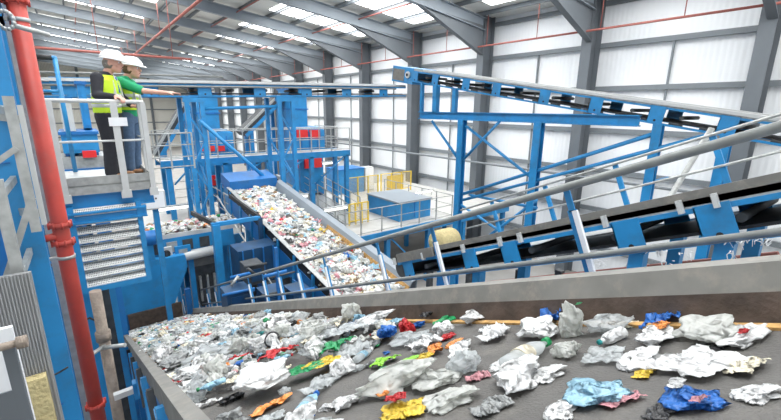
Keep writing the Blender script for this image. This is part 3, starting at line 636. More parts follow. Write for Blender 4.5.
# round tank end between the rails and the second conveyor
c = PX(436, 243, 8.8); t = T('storage_drum', 'cream plastic drum lying behind the second sloping conveyor', 'drum', (c.x, 8.8, c.z-.5))
B().lathe([(-.02, .05), (0, .36), (.1, .40), (.7, .40), (.8, .36), (.82, .05)], 20, c, 'X').make('shell', INSUL, t); B().bar(c+V((.4, 0, -.4)), (c.x+.4, c.y, 0), .3).make('stand', DBLUE, t)
for px, py in ((500, 268), (540, 270), (620, 268), (600, 245)): pass
t = T('cable_tray', 'red oxide pipe bridge with dark brackets under the second sloping conveyor', 'pipe', (7, 3, 2))
B().tube(P(400, 292, 'X', 6.5), P(779, 255, 'X', 6.5), .05, 8).make('pipe_run', REDOX, t)
for px in (430, 470, 520, 560, 640, 700): p_ = P(px, 270, 'X', 6.5); B().bar((6.5, p_.y, 0), (6.5, p_.y, p_.z), .12).make('bracket', DARK, t)
# ------------------------------------------------------------------ the men's platform
ZP = 7.04; YF = 6.25
xr = PX(152, 180, YF).x; xlft = -.55
t = T('platform', 'raised steel platform with grey toe boards and blue edge beams under the two men', 'platform', (0, YF, ZP-.4))
B().box((xlft, YF, ZP-.04), (xr, 7.75, ZP)).make('deck', GALV, t)
B().box((xlft, YF-.02, ZP+.0), (xr, YF, ZP+.10)).box((xlft, YF-.03, ZP-.12), (xr, YF-.0, ZP-.02)).make('toe_board', GALV, t); B().box((xr-.02, YF, ZP), (xr, 7.75, ZP+.1)).make('toe_board', GALV, t)
B().ibeam((xlft, YF+.06, ZP-.22), (xr, YF+.06, ZP-.22), .12, .20, .02).make('edge_beam', BLUE, t); B().ibeam((xlft, YF-.06, ZP-.40), (xr-.12, YF-.06, ZP-.40), .12, .14, .02).make('edge_beam', BLUE, t)
B().ibeam((xr-.06, YF+.1, ZP-.2), (xr-.06, 7.75, ZP-.2), .12, .24, .02).make('edge_beam', BLUE, t)
for x, y in ((-.30, 7.6), (xlft+.1, 7.6), (xlft+.1, YF+.1)): B().box((x-.07, y-.07, 0 if y > 7 or x > 0 else 0), (x+.07, y+.07, ZP-.3)).make('column', BLUE, t)
zr = PX(90, 101, YF).z
t = T('guardrail', 'silver guardrail with flat posts that the man in the dark suit holds', 'railing', (xlft, YF, ZP))
xe = PX(141, 101, YF).x
B().path([(xlft-.05, YF-.03, zr), (xe, YF-.03, zr), (xe+.03, YF+.3, zr)], .024, 12).make('top_rail', PALEG, t)
zm = PX(100, 141, YF).z; B().path([(xlft, YF-.03, zm), (xe, YF-.03, zm), (xe+.02, YF+.3, zm)], .014, 8).make('mid_rail', PALEG, t)
for a, b, w_ in (((46, 103), (65, 197), .085), ((112, 104), (127, 195), .075), ((139, 112), (154, 190), .06)):
    u = PX(*a, YF-.07); v = PX(*b, YF-.07); B().box((v.x-w_/2, YF-.085, v.z-.02), (v.x+w_/2, YF-.055, zr+.0)).make('post', PALEG, t)
    B().box((v.x-w_/2-.02, YF-.09, ZP-.20), (v.x+w_/2+.02, YF-.03, ZP-.10)).make('post_foot', PALEG, t)
B().path([(xe, YF+.35, zr), (xe, 7.7, zr)], .022, 10).path([(xe, YF+.35, zm), (xe, 7.7, zm)], .014, 8).make('side_rail', PALEG, t)
for y in (YF+.35, 7.65): B().box((xe-.02, y-.035, ZP-.1), (xe+.02, y+.035, zr)).make('post', PALEG, t)
c = PX(118, 122, YF-.1); B().box((c.x-.095, YF-.10, c.z-.05), (c.x+.10, YF-.09, c.z+.055)).make('notice_plate', WHITEP, t, label='blank white plate')
# louvred guard below
t = T('louvre_panel', 'perforated galvanised louvre guard in a blue frame below the platform', 'guard', PX(110, 280, YF-.05))
YV = YF-.06
tl, bl, tr, br = PX(68, 208, YV), PX(86, 288, YV), PX(138, 203, YV), PX(141, 280, YV)
xm0, xm1 = (tl.x+bl.x)/2, tr.x
B().box((xm0-.04, YV-.03, bl.z), (xm0+.03, YV+.06, tl.z)).make('stile', BLUE, t); B().box((xm1-.03, YV-.03, bl.z), (xm1+.03, YV+.06, tl.z)).make('stile', BLUE, t)
B().box((xm0-.04, YV-.03, bl.z-.07), (xm1+.03, YV+.06, bl.z)).make('bottom_rail', BLUE, t)
ns = 9; hh = (tl.z-bl.z)/ns
PERF = mat('perforated_zinc', (.56, .57, .56), .4, metal=.4, var=.15, scale=60)
for k in range(ns):
    z = bl.z+k*hh
    B().prism([(xm0+.03, YV-.02, z), (xm0+.03, YV-.02, z+.012), (xm0+.03, YV+.05, z+hh*.70), (xm0+.03, YV+.06, z+hh*.70)], (xm1-xm0-.06, 0, 0)).make('slat', PERF, t)
    q = B()
    for i in range(34):
        for j in (.25, .5, .75): x = xm0+.05+i*(xm1-xm0-.1)/34; yy = YV-.021+.07*j-.004; zz = z+.006+(hh*.70)*j; q.box((x, yy-.004, zz-.006), (x+.008, yy+.0, zz+.006))
    q.make('perforations', DARK, t)
# blue tube rail and machinery behind the men
p_ = [PX(36, 57, 7.6), PX(56, 58, 7.6), PX(66, 120, 7.6)]; e_ = V((p_[2].x, p_[2].y, ZP)); p_[1] = V((e_.x, 7.6, p_[1].z))
t = T('ladder_rail', 'blue bent tube rail with a black grip behind the red pipe', 'railing', e_)
B().path([V((p_[0].x, 7.6, p_[1].z)), p_[1], e_], .03, 10).make('tube', BLUE, t); B().tube(V((p_[0].x, 7.6, p_[1].z)), p_[1]-V((.03, 0, 0)), .036, 10).make('grip', BLACK, t)
B().path([V((p_[0].x, 7.6, p_[1].z-.45)), V((p_[1].x, 7.6, p_[1].z-.45))], .02, 8).make('cross_bar', BLUE, t)
def housing(lb, a, b, Y, dep, m=BLUE, zleg=0, extra=None, name='machine_housing'):
    u, v = PX(*a, Y), PX(*b, Y); t = T(name, lb, 'machine', (u.x, Y, 0))
    B().box((u.x, Y, v.z), (v.x, Y+dep, u.z)).make('body', m, t); B().box((u.x-.03, Y-.03, u.z-.04), (v.x+.03, Y+dep+.03, u.z+.02)).make('lid', DBLUE if m != DBLUE else BLUE, t)
    if v.z > .2:
        for x in (u.x+.08, v.x-.08): B().box((x-.06, Y+.1, 0), (x+.06, Y+.22, v.z)).make('leg', DBLUE, t)
    B().box((u.x+.05, Y-.02, v.z+.06), (u.x+.05+(v.x-u.x)*.4, Y, u.z-.1)).make('door', m, t)
    return t
housing('tall blue machine housing behind the man in the dark suit', (76, 82), (92, 128), 10.4, 1.2)
housing('cream metal cabinet left of the man in the dark suit', (58, 98), (76, 131), 10.0, .6, PALEG)
housing('low blue machine bed visible below the mid rail behind the trousers', (60, 133), (100, 152), 9.9, 1.2)
t = T('conveyor_bed', 'grey machine bed with a red cover strip seen behind the dark trousers', 'machine', PX(80, 160, 9.8))
a = PX(58, 158, 9.8); b = PX(120, 166, 9.8); B().box((a.x, 9.8, b.z), (b.x, 10.8, a.z)).make('body', GALV, t); c = PX(82, 151, 9.75); e_ = PX(97, 157, 9.75)
B().box((c.x, 9.72, e_.z), (e_.x, 9.8, c.z)).make('cover_strip', REDP, t, label='bright red cover strip'); B().box((a.x, 9.76, b.z-.5), (b.x, 10.7, b.z)).make('lower_body', DBLUE, t)
for x in (a.x+.1, a.x+.45): B().box((x-.06, 10, 0), (x+.06, 10.12, b.z-.5)).make('leg', DBLUE, t)
rail('grey guardrail of the far landing behind the man in green', [PX(149, 172, 12.5), PX(195, 168, 12.5)], h=1.0, post=.7, mid=(.35, .68))
# ------------------------------------------------------------------ foreground left: pipes, columns, guard
YR = 4.5
c = PX(57, 210, YR); rr = .062
t = T('fire_main_pipe', 'thick red vertical pipe with bolted couplings and a small valve', 'pipe', (c.x, YR, 4.2))
B().tube((c.x, YR, 4.2), (c.x, YR, 9.6), rr, 24).make('pipe_run', RED, t)
def flange(z, m=RED):
    q = B().tube((c.x, YR, z-.02), (c.x, YR, z+.02), rr*1.28, 20)
    for k in range(8): a_ = k*math.pi/4+.2; q.tube((c.x+math.cos(a_)*rr*1.3, YR+math.sin(a_)*rr*1.3, z-.03), (c.x+math.cos(a_)*rr*1.3, YR+math.sin(a_)*rr*1.3, z+.03), .010, 6)
    q.make('coupling', m, t)
for py in (6, 225, 243, 418): flange(PX(57, py, YR).z)
zv = PX(57, 235, YR).z
v_ = B().tube((c.x, YR, zv), (c.x-.13, YR-.05, zv-.01), .032, 12).make('valve_branch', RED, t)
B().tube((c.x-.13, YR-.05, zv-.01), (c.x-.16, YR-.06, zv-.01), .048, 8).tube((c.x-.14, YR-.055, zv-.07), (c.x-.14, YR-.055, zv+.05), .012, 6).make('valve', RUST, t)
for py in (24, 258):
    z = PX(57, py, YR).z; B().tube((c.x, YR, z-.015), (c.x, YR, z+.015), rr*1.12, 20).box((c.x-.26, YR-.02, z-.012), (c.x-.05, YR+.02, z+.012)).make('pipe_clamp', GALV, t)
z = PX(57, 262, YR).z; B().ball((c.x-.17, YR-.03, z-.01), .055, 10, (1.2, .8, .7)).make('clamp_fitting', RUST, t)
def vcol(lb, px, py, Y, w_, d_, z0, z1, m, name='steel_column', beam=True):
    c = PX(px, py, Y); t = T(name, lb, 'steel column', (c.x, Y, z0)); b = B()
    b.ibeam((c.x, Y+d_/2, z0), (c.x, Y+d_/2, z1), w_, d_, .02, up=(0, 1, 0)) if beam else b.box((c.x-w_/2, Y, z0), (c.x+w_/2, Y+d_, z1)); b.make('shaft', m, t)
    B().box((c.x-w_/2-.03, Y-.03, z0), (c.x+w_/2+.03, Y+d_+.03, z0+.02)).make('base_plate', m, t)
    return c, t
cA, tA = vcol('broad blue steel column in the left foreground', 31, 255, 3.9, .19, .06, 0, 9.8, BLUE, beam=True)
B().box((cA.x-.095, 3.89, 0.02), (cA.x+.095, 3.9, 9.8)).make('front_flange', BLUE, tA)
for z in (5.6, 6.9, 7.6): B().box((cA.x-.09, 3.88, z), (cA.x+.0, 3.89, z+.01)).make('weld_mark', DBLUE, tA)
cB, tB = vcol('slim grey steel column just behind the red pipe', 55, 250, 4.9, .09, .14, 0, 9.8, GALV)
vcol('blue steel column behind the red pipe beside the brown pipe', 80, 380, 5.3, .12, .14, 0, 6.2, BLUE)
def gpost(lb, a, b, Y, w_):
    """short galvanised post bolted to the broad blue column by a bracket"""
    u, v = PX(*a, Y), PX(*b, Y); x = (u.x+v.x)/2; t = T('galvanised_post', lb, 'post', (x, Y, v.z)); B().box((x-w_/2, Y, v.z), (x+w_/2, Y+.035, u.z)).box((x-w_/2, Y+.035, v.z), (x-w_/2+.008, Y+.07, u.z)).make('shaft', GALV if w_ > .04 else PALEG, t)
    for z in (v.z+.08, u.z-.1): B().bar((x, Y+.04, z), (cA.x, 3.9, z+.02), .03, .05).make('bracket', GALV, t)
    return t
tG = gpost('galvanised post bolted across the upper part of the broad blue column', (8, 96), (36, 232), 3.6, .055)
B().bar(PX(-12, 168, 3.6), PX(17, 148, 3.6), .03, .035).bar(PX(32, 198, 3.62), PX(4, 285, 3.62), .045, .04).make('diagonal_stay', GALV, tG)
gpost('narrow pale post between the broad blue column and the red pipe', (22, 105), (42, 225), 3.8, .03)
gpost('galvanised post at the left edge above the ribbed guard', (-4, 180), (22, 292), 3.3, .06)
t = T('machine_housing', 'flat blue cover plate at the left edge behind the galvanised posts', 'machine', (-1.2, 4.3, 5))
a = PX(-30, 118, 4.3); b = PX(20, 215, 4.3); B().box((a.x-.3, 4.3, b.z), (b.x, 4.36, a.z)).make('cover_plate', BLUE, t)
B().box((a.x-.3, 4.36, 0), (b.x-.05, 4.5, b.z+.1)).make('support', DBLUE, t)
a = PX(-6, 20, 4.4); b = PX(22, 96, 4.4); t = T('machine_housing', 'blue channel frame at the upper left corner beside the red pipe', 'machine', (a.x, 4.4, 7.8))
B().box((b.x-.1, 4.4, PX(20, 105, 4.4).z), (b.x-.02, 4.5, 9.7)).box((a.x-.5, 4.4, PX(10, 28, 4.4).z), (b.x-.02, 4.5, PX(10, 28, 4.4).z+.08)).box((a.x-.5, 4.42, PX(10, 20, 4.4).z), (b.x-.02, 4.6, 9.7)).make('channel', BLUE, t)
a = PX(5, 20, 4.0); t = T('shackle', 'grey lifting shackle at the top left corner', 'shackle', a)
q = B()
for k in range(12):
    a1, a2 = k*math.pi/6, (k+1)*math.pi/6; q.tube(a+V((math.cos(a1)*.045, 0, math.sin(a1)*.06)), a+V((math.cos(a2)*.045, 0, math.sin(a2)*.06)), .014, 8)
q.make('ring', GALV, t); B().tube(a+V((.04, 0, -.03)), a+V((.22, .1, -.06)), .018, 8).make('pin', GALV, t)
# ribbed guard, board and hoist stand bottom left
YG = 2.9
a, b, c_, e_ = PX(-8, 275, YG), PX(24, 275, YG), PX(52, 425, YG), PX(-8, 425, YG)
t = T('ribbed_guard', 'grey ribbed sheet guard at the lower left behind the blue column foot', 'guard', (b.x, YG+.3, c_.z))
B().box((a.x-.5, YG+.3, 4.5), (PX(46, 340, YG+.3).x, YG+.33, PX(20, 274, YG+.3).z)).make('sheet', SHEETG, t)
xq = a.x-.5; q = B(); xe_ = PX(46, 340, YG+.3).x
while xq < xe_: q.box((xq, YG+.285, 4.5), (xq+.006, YG+.30, PX(20, 274, YG+.3).z)); xq += .016
q.make('ribs', SHEETG, t)
p_ = PX(24, 395, YG+.28); q_ = PX(46, 372, YG+.28); B().box((p_.x, YG+.22, 4.5), (q_.x, YG+.29, q_.z)).make('insulation_pad', INSUL, t)
B().bar((-.95, YG+.4, 0), (-.95, YG+.4, 5), .1).make('leg', DBLUE, t)
a = PX(0, 330, 2.7); b = PX(18, 388, 2.7); t = T('white_board', 'blank white rigid board leaning at the lower left edge', 'board', (b.x, 2.7, 5.9))
B().box((b.x-.5, 2.7, b.z-.9), (PX(20, 360, 2.7).x, 2.73, a.z)).make('panel', WHITEP, t); B().box((b.x-.5, 2.69, b.z-.9), (PX(24, 395, 2.7).x, 2.70, b.z)).make('lower_strip', STEEL, t)
B().bar((b.x-.2, 2.75, 0), (b.x-.2, 2.75, b.z-.5), .08).make('leg', DBLUE, t)
t = T('lever_stand', 'grey steel stand with a crossbar handle in front of the white board', 'stand', PX(20, 420, 2.45))
a = PX(8, 345, 2.45); B().box((a.x-.025, 2.45, 0), (a.x+.02, 2.49, a.z)).make('post', STEEL, t); u = PX(-10, 346, 2.42); v = PX(22, 342, 2.42)
B().tube(V((u.x-.1, 2.42, v.z)), V((v.x, 2.42, v.z)), .018, 10).make('crossbar', RUST, t); B().tube(V((v.x-.02, 2.42, v.z)), V((v.x+.02, 2.42, v.z)), .03, 10).make('knob', RUST, t)
t = T('cable', 'thin black cable sagging across the blue column at the lower left', 'cable', PX(40, 378, 3.6))
pp = []
for px, py in ((-5, 388), (15, 381), (35, 379), (50, 377), (60, 372), (68, 367)): pp.append(PX(px, py, 3.72 if px > 30 else 2.66))
B().path(pp[2:], .007, 6).make('cord', BLACK, t)
# brown vertical pipe and small pipes next to it
c = PX(106, 350, 5.75)
t = T('downpipe', 'dusty brown vertical pipe with a joint beside the foreground conveyor', 'pipe', (c.x, 5.75, 0))
B().tube((c.x, 5.75, 0), (c.x, 5.75, PX(95, 291, 5.75).z), .062, 16).make('pipe_run', RUST, t); z = PX(106, 335, 5.75).z; B().tube((c.x, 5.75, z-.06), (c.x, 5.75, z+.06), .082, 16).make('joint', RUST, t)
B().tube((c.x-.05, 5.70, z-.13), (c.x+.2, 5.5, z-.08), .026, 10).tube((c.x-.3, 5.5, z-.16), (c.x, 5.70, z-.11), .024, 10).make('side_branch', GALV, t)
B().path([V((c.x-.22, 5.75, z+.1)), V((c.x-.2, 5.75, z+.25)), V((c.x-.1, 5.75, z+.28)), V((c.x, 5.75, z+.18))], .012, 6).make('hose', BLACK, t)
a, b = PX(114, 397, 5.2), PX(135, 389, 5.2); t = T('spreader_bar', 'pale bar with a blue bracket between the brown pipe and conveyor legs', 'bar', a)
B().bar(a, b, .07).make('bar', PALEG, t); B().box(b-V((.02, .05, .12)), b+V((.2, .05, .1))).make('bracket', BLUE, t)
for i, (px, y_, lb) in enumerate(((82, 6.6, 'slim grey conduit behind the red pipe foot'), (128, 7.6, 'blue leg under the near end of the chute housing'))):
    pass
a = PX(84, 296, 7.2); b = PX(114, 300, 7.2)
t = T('service_frame', 'blue framed opening below the louvre guard with a dark void', 'frame', (a.x, 7.2, 3))
B().box((a.x-.02, 7.2, 0), (a.x+.08, 7.3, a.z+.1)).box((b.x-.04, 7.2, 0), (b.x+.04, 7.3, a.z+.1)).box((a.x, 7.2, a.z+.04), (b.x, 7.3, a.z+.14)).make('frame', BLUE, t)
B().box((a.x, 8.2, 0), (b.x+.03, 8.25, a.z+.1)).make('void_shade_sheet', DARK, t)  # dark sheet standing in for the shade inside the opening
# ------------------------------------------------------------------ waste: shapes
def wm(name, col, rough=.35, tr=.3, alpha=1, spec=.6, var=.12, bump=.05, bscale=5):
    m = mat(name, col, rough, var=var, scale=4, spec=spec, transl=tr, alpha=alpha, bump=bump, bscale=bscale); nt = m.node_tree
    for n_ in nt.nodes:
        if n_.type == 'TEX_NOISE' and abs(n_.inputs['Scale'].default_value-bscale) < .01: n_.noise_type = 'RIDGED_MULTIFRACTAL'; n_.inputs['Distortion'].default_value = .6
    return m
WM = dict(white=wm('white_film', (.82, .82, .82)), milky=wm('milky_film', (.76, .77, .74), tr=.45, alpha=.86), clear=wm('clear_film', (.74, .77, .78), .15, .35, .55),
          grey=wm('grey_film', (.36, .37, .37)), light_blue=wm('light_blue_film', (.36, .60, .74)), blue=wm('blue_film', (.02, .16, .55)), green=wm('green_film', (.02, .35, .12)),
          lime=wm('lime_film', (.25, .62, .03), tr=.1), red=wm('red_film', (.62, .03, .035)), orange=wm('orange_film', (.80, .28, .06), tr=.1), yellow=wm('yellow_film', (.80, .58, .06)),
          pink=wm('pink_film', (.70, .34, .38)), brown=wm('brown_card', (.28, .19, .11), .8, 0), black=wm('black_plastic', (.02, .02, .022), .4, 0), teal=wm('teal_film', (.02, .36, .36)), cream=wm('cream_paper', (.72, .66, .52), .7, .1))
def crumple(seed, sc=(1, .75, .45), sub=4, knots=1.5):
    """a slack crumpled bag about one unit long, standing on z = 0"""
    bm = bmesh.new(); bmesh.ops.create_icosphere(bm, subdivisions=sub, radius=.42); o = V((seed*7.3, seed*3.1, seed*1.7))
    nv = lambda q: V((noise.noise(q), noise.noise(q+V((17, 0, 3))), noise.noise(q+V((0, 31, 7)))))
    for v in bm.verts:
        p = v.co.copy(); p = p+nv(p*2.2*knots/1.5+o)*.34
        rd = 1-abs(noise.noise(p*3.2+o*2))*2; r2 = 1-abs(noise.noise(p*7+o*3))*2
        q = p*(1+.16*rd+.07*r2)+nv(p*5+o*1.3)*.15+nv(p*11+o)*.05
        v.co = q
    for v in bm.verts: v.co.x *= sc[0]; v.co.y *= sc[1]; v.co.z *= sc[2]*.85
    z = min(v.co.z for v in bm.verts)
    for v in bm.verts: v.co.z = max(0, v.co.z-z-.12*sc[2])
    for f in bm.faces: f.smooth = True
    me = bpy.data.meshes.new('bag'); bm.to_mesh(me); bm.free(); return me
def sheet(seed, asp=.6, amp=.16, nx=22, ny=14, t=.008):
    o = V((seed*5.1, seed*2.7, 0)); vs = []; fs = []
    for s_ in (0, 1):
        for i in range(nx+1):
            for j in range(ny+1):
                u, w = i/nx-.5, (j/ny-.5)*asp; q = V((u*2.4, w*2.4, 0))
                x = u+.09*noise.noise(q*2+o)+.05*noise.noise(q*6+o); y = w+.09*noise.noise(q*2-o)+.05*noise.noise(q*6-o)
                z = amp*(.5+1.0*noise.noise(q*1.3+o*2))+amp*.7*(1-abs(noise.noise(q*3+o)))**2*.6+amp*.22*noise.noise(q*8+o)
                vs.append((x, y, max(0, z)+s_*t+.002))
    m = (nx+1)*(ny+1)
    for i in range(nx):
        for j in range(ny):
            a = i*(ny+1)+j; fs.append((a, a+1, a+ny+2, a+ny+1)); fs.append((m+a, m+a+ny+1, m+a+ny+2, m+a+1))
    ring = [i*(ny+1) for i in range(nx+1)]+[nx*(ny+1)+j for j in range(1, ny+1)]+[i*(ny+1)+ny for i in range(nx-1, -1, -1)]+[j for j in range(ny-1, 0, -1)]
    for a, b in zip(ring, ring[1:]+ring[:1]): fs.append((a, b, b+m, a+m))
    q = B(); q.add(vs, fs, True); return q.mesh('sheet')
def setmat(me, m): me = me.copy(); me.materials.clear(); me.materials.append(m); return me
BAGS = [crumple(i+1, sc) for i, sc in enumerate(((1, .8, .5), (1, .6, .42), (1, .9, .35), (.9, .8, .62), (1, .5, .38), (1, .75, .5), (.8, .8, .7), (1, .7, .3)))]
SHEETS = [sheet(i+1, a, z) for i, (a, z) in enumerate(((.6, .18), (.45, .22), (.8, .14), (.35, .10), (.65, .28), (.9, .20)))]
def one(name, me, loc, rz, size, parent=None):
    o = bpy.data.objects.new(name, me); C.objects.link(o); o.matrix_basis = loc @ Matrix.Rotation(rz, 4, 'Z') @ Matrix.Diagonal((size[0], size[1], size[2], 1)); return o
def on_belt(x, s, lift=0): return MD @ Matrix.Translation((x, s, -H0+.001+lift))
cache = {}
def item(name, shape, colour, x, s, size, rz=0, lift=0, label=None, cat=None, group=None, M=None, zs=1.0):
    k = (shape, colour)
    if k not in cache: cache[k] = setmat((BAGS+SHEETS)[shape], WM[colour])
    o = one(name, cache[k], M or on_belt(x, s, lift), rz, (size, size, size*zs)); tag(o, label, cat, group); return o
# shapes of rigid packaging: things with parts
def bottle_meshes(crush=0):
    prof = [(-.5, .03), (-.5, .12), (-.47, .15), (-.40, .155), (-.37, .14), (-.34, .155), (-.28, .14), (-.24, .155), (.02, .155), (.05, .14), (.08, .155), (.16, .15), (.26, .11), (.36, .055), (.42, .05)]
    b = B().lathe(prof, 18, (0, 0, .155)); me = b.mesh('body')
    for v in me.vertices: v.co.z = max(0, .155+(v.co.z-.155)*(1-crush*.5)*(1+.12*noise.noise(v.co*7))-crush*.06)
    c = B().lathe([(.40, .058), (.41, .068), (.49, .068), (.5, .05)], 14, (0, 0, .155)).mesh('cap')
    l = B().lathe([(-.20, .158), (-.20, .161), (0, .161), (0, .158)], 18, (0, 0, .155)).mesh('label_wrap')
    for me_ in (c, l):
        for v in me_.vertices: v.co.z -= crush*.06
    for v in l.vertices: v.co.z = .155+(v.co.z-.155)*(1-crush*.5)*(1+.12*noise.noise(v.co*7))
    return me, c, l
BM = {0: bottle_meshes(0), 1: bottle_meshes(.7)}
def bottle(x, s, size, rz, body='clear', cap='white', lab=None, label='', group=None, cr=1, lift=0):
    key = ('b', cr, body); 
    for kk, i, cc in ((('b', cr, body), 0, body), (('c', cr, cap), 1, cap), (('l', cr, lab), 2, lab)):
        if cc and kk not in cache: cache[kk] = setmat(BM[cr][i], WM[cc])
    t = bpy.data.objects.new('plastic_bottle', None); C.objects.link(t); tag(t, label, 'bottle', group)
    t.matrix_basis = on_belt(x, s, lift) @ Matrix.Rotation(rz, 4, 'Z') @ Matrix.Scale(size, 4)
    for nm, kk, cc in (('body', ('b', cr, body), body), ('cap', ('c', cr, cap), cap), ('label_wrap', ('l', cr, lab), lab)):
        if cc: o = bpy.data.objects.new(nm, cache[kk]); C.objects.link(o); o.parent = t
    return t
TRAY = B(); 
def tray_mesh(w_=1, d_=.65, h=.18, t_=.02):
    q = B(); o = [(-w_/2, -d_/2), (w_/2, -d_/2), (w_/2, d_/2), (-w_/2, d_/2)]; rings = []
    for z, k in ((0, .86), (h, 1.0), (h, 1.07), (h-.015, 1.07), (h-.015, .985), (t_, .84)): rings.append([(x*k, y*k, z) for x, y in o])
    vs = [p for r in rings for p in r]; fs = [(i*4+k, i*4+(k+1) % 4, i*4+4+(k+1) % 4, i*4+4+k) for i in range(5) for k in range(4)]
    fs += [(3, 2, 1, 0), (20, 21, 22, 23)]; return q.add(vs, fs).mesh('tray')
TR = tray_mesh()
CUP = B().lathe([(0, .2), (.02, .26), (.6, .34), (.62, .37), (.65, .37), (.65, .35), (.60, .32), (.05, .24), (.04, .02)], 20, axis='Z').mesh('cup')
def lidmesh():
    return B().lathe([(0, .02), (0, .5), (.05, .52), (.09, .5), (.09, .44), (.05, .43), (.04, .02)], 24, axis='Z').mesh('lid')
LID = lidmesh()
def rigid(name, me, colour, x, s, size, rz, label, cat, group=None, tilt=0, lift=0, roll=0):
    k = (me.name, colour)
    if k not in cache: cache[k] = setmat(me, WM[colour])
    o = bpy.data.objects.new(name, cache[k]); C.objects.link(o); tag(o, label, cat, group)
    o.matrix_basis = on_belt(x, s, lift) @ Matrix.Rotation(rz, 4, 'Z') @ Matrix.Rotation(tilt, 4, 'Y') @ Matrix.Rotation(roll, 4, 'X') @ Matrix.Scale(size, 4); return o
# -------------------------------------------------- the pieces one can pick out on the foreground belt
def at(px, py, z=0):
    q = OND(px, py, -H0+z); return q.x, q.y
def msz(px, py, wpx):
    q = OND(px, py); w_ = MD @ V((q.x, q.y, -H0)); d_ = -(RW.transposed() @ (w_-CAM)).z; return wpx*d_/F
SPEC = []
def sp(px, py, wpx, kind, shape, colour, rz, label, cat, zs=1.0, name=None, lift=0):
    x, s = at(px, py); o = item(name or kind, shape, colour, x, s, msz(px, py, wpx)*(1.3 if colour in ('blue', 'lime', 'green', 'orange', 'red', 'yellow') and wpx < 40 else .92), rz, lift*.7+(.04 if s > 2.2 else 0), label, cat, None, None, zs*(.72 if shape < 8 and zs < 2 else .85)); SPEC.append((x, s, msz(px, py, wpx)*.45)); return o
DR = math.radians
sp(268, 392, 62, 'plastic_bag', 0, 'white', .6, 'large crumpled white bag with a red printed patch beside it, near the belt edge plate', 'plastic bag', 1.0)
sp(281, 366, 30, 'plastic_wrapper', 9, 'red', .2, 'red printed film patch behind the large crumpled white bag', 'wrapper', .8, lift=.03)
sp(272, 408, 46, 'foam_wrapper', 11, 'orange', .15, 'long crinkled orange net wrapper lying in front of the large white bag', 'wrapper', 1.1)
sp(322, 388, 44, 'film_sheet', 8, 'clear', .5, 'clear film sheet between the white bag and the ribbed bottle', 'plastic film', 1.1)
sp(348, 406, 32, 'plastic_bag', 3, 'white', 0, 'small white crumpled lump just behind the ribbed bottle', 'plastic bag', .8)
sp(398, 388, 72, 'plastic_bag', 5, 'milky', -.3, 'big milky transparent bag beside the lime green pieces', 'plastic bag', 1.1)
sp(436, 384, 52, 'plastic_bag', 2, 'milky', .5, 'milky bag with a yellow scrap on it in the middle of the belt', 'plastic bag', 1.2)
sp(428, 373, 16, 'plastic_wrapper', 8, 'yellow', .3, 'yellow scrap resting on the milky bag', 'wrapper', 1, lift=.09)
sp(388, 397, 16, 'plastic_wrapper', 8, 'orange', .3, 'small orange yellow scrap tucked under the big milky bag', 'wrapper', 1, lift=.02)
sp(404, 414, 34, 'crisp_packet', 10, 'yellow', -.7, 'yellow crisp packet with a red corner at the front of the belt', 'packet', 1.0)
sp(398, 409, 17, 'plastic_wrapper', 8, 'red', -.7, 'red corner piece on the yellow crisp packet', 'wrapper', 1.0, lift=.05)
sp(389, 343, 20, 'plastic_bag', 6, 'blue', 0, 'bright blue rounded bag among white film in mid belt', 'plastic bag', 1.0)
sp(352, 333, 18, 'plastic_bag', 4, 'blue', .4, 'royal blue crumpled bag at the back of the belt', 'plastic bag', 1.0)
sp(355, 321, 11, 'plastic_bag', 3, 'blue', .9, 'small royal blue peak of film against the side plate', 'plastic bag', 1.3)
sp(411, 342, 44, 'plastic_bag', 2, 'clear', .2, 'clear bag lying against the bright blue rounded bag', 'plastic bag', 1.0)
sp(386, 364, 24, 'plastic_wrapper', 9, 'lime', 0, 'lime green folded wrapper left of its twin', 'wrapper', .8)
sp(408, 363, 22, 'plastic_wrapper', 7, 'lime', .3, 'lime green folded wrapper pointing to the orange tray', 'wrapper', .8)
sp(390, 372, 24, 'plastic_wrapper', 9, 'green', .1, 'brighter green strip in front of the lime wrappers', 'wrapper', .7)
sp(436, 352, 22, 'food_wrapper', 9, 'orange', .9, 'orange wrapper beside a red cap in the middle of the belt', 'wrapper', 1.0)
sp(455, 345, 18, 'food_wrapper', 7, 'orange', .5, 'smaller orange wrapper beyond the orange one with the red cap', 'wrapper', 1.0)
sp(447, 339, 15, 'food_wrapper', 8, 'red', .2, 'dull red wrapper behind the orange ones', 'wrapper', 1.0)
sp(475, 322, 32, 'plastic_bag', 1, 'white', .2, 'white bag with a dark tear at the back of the belt', 'plastic bag', 1.2)
sp(447, 323, 22, 'plastic_bag', 4, 'green', .2, 'dark green crumpled film at the back of the belt', 'plastic bag', 1.0)
sp(429, 322, 14, 'plastic_bag', 3, 'black', .2, 'black and blue scrap at the back of the belt', 'plastic bag', 1.0)
sp(495, 338, 42, 'film_sheet', 8, 'white', .4, 'white film hood sheet left of the tall white bags', 'plastic film', 1.4)
sp(462, 352, 46, 'paper_sheet', 9, 'white', .7, 'folded white paper sheet beside the small orange wrapper', 'paper', .8)
sp(540, 336, 42, 'plastic_bag', 0, 'white', .3, 'bright white bag leaning toward the blue sheet', 'plastic bag', 1.3)
sp(556, 321, 44, 'film_sheet', 9, 'blue', .15, 'blue film sheet behind the bright white bag', 'plastic film', 1.3)
sp(577, 336, 30, 'plastic_bag', 6, 'milky', .6, 'tall white standing bag printed with a small green mark', 'plastic bag', 2.3)
sp(570, 356, 30, 'plastic_bag', 3, 'milky', .1, 'milky bag at the foot of the tall standing bag', 'plastic bag', 1.4)
sp(586, 329, 6, 'green_label', 8, 'green', .1, 'small green printed label on the tall standing bag', 'label', .8, lift=.17)
sp(605, 358, 46, 'film_sheet', 10, 'clear', .3, 'clear film sheet in front of the small blue capped bottle', 'plastic film', .9)
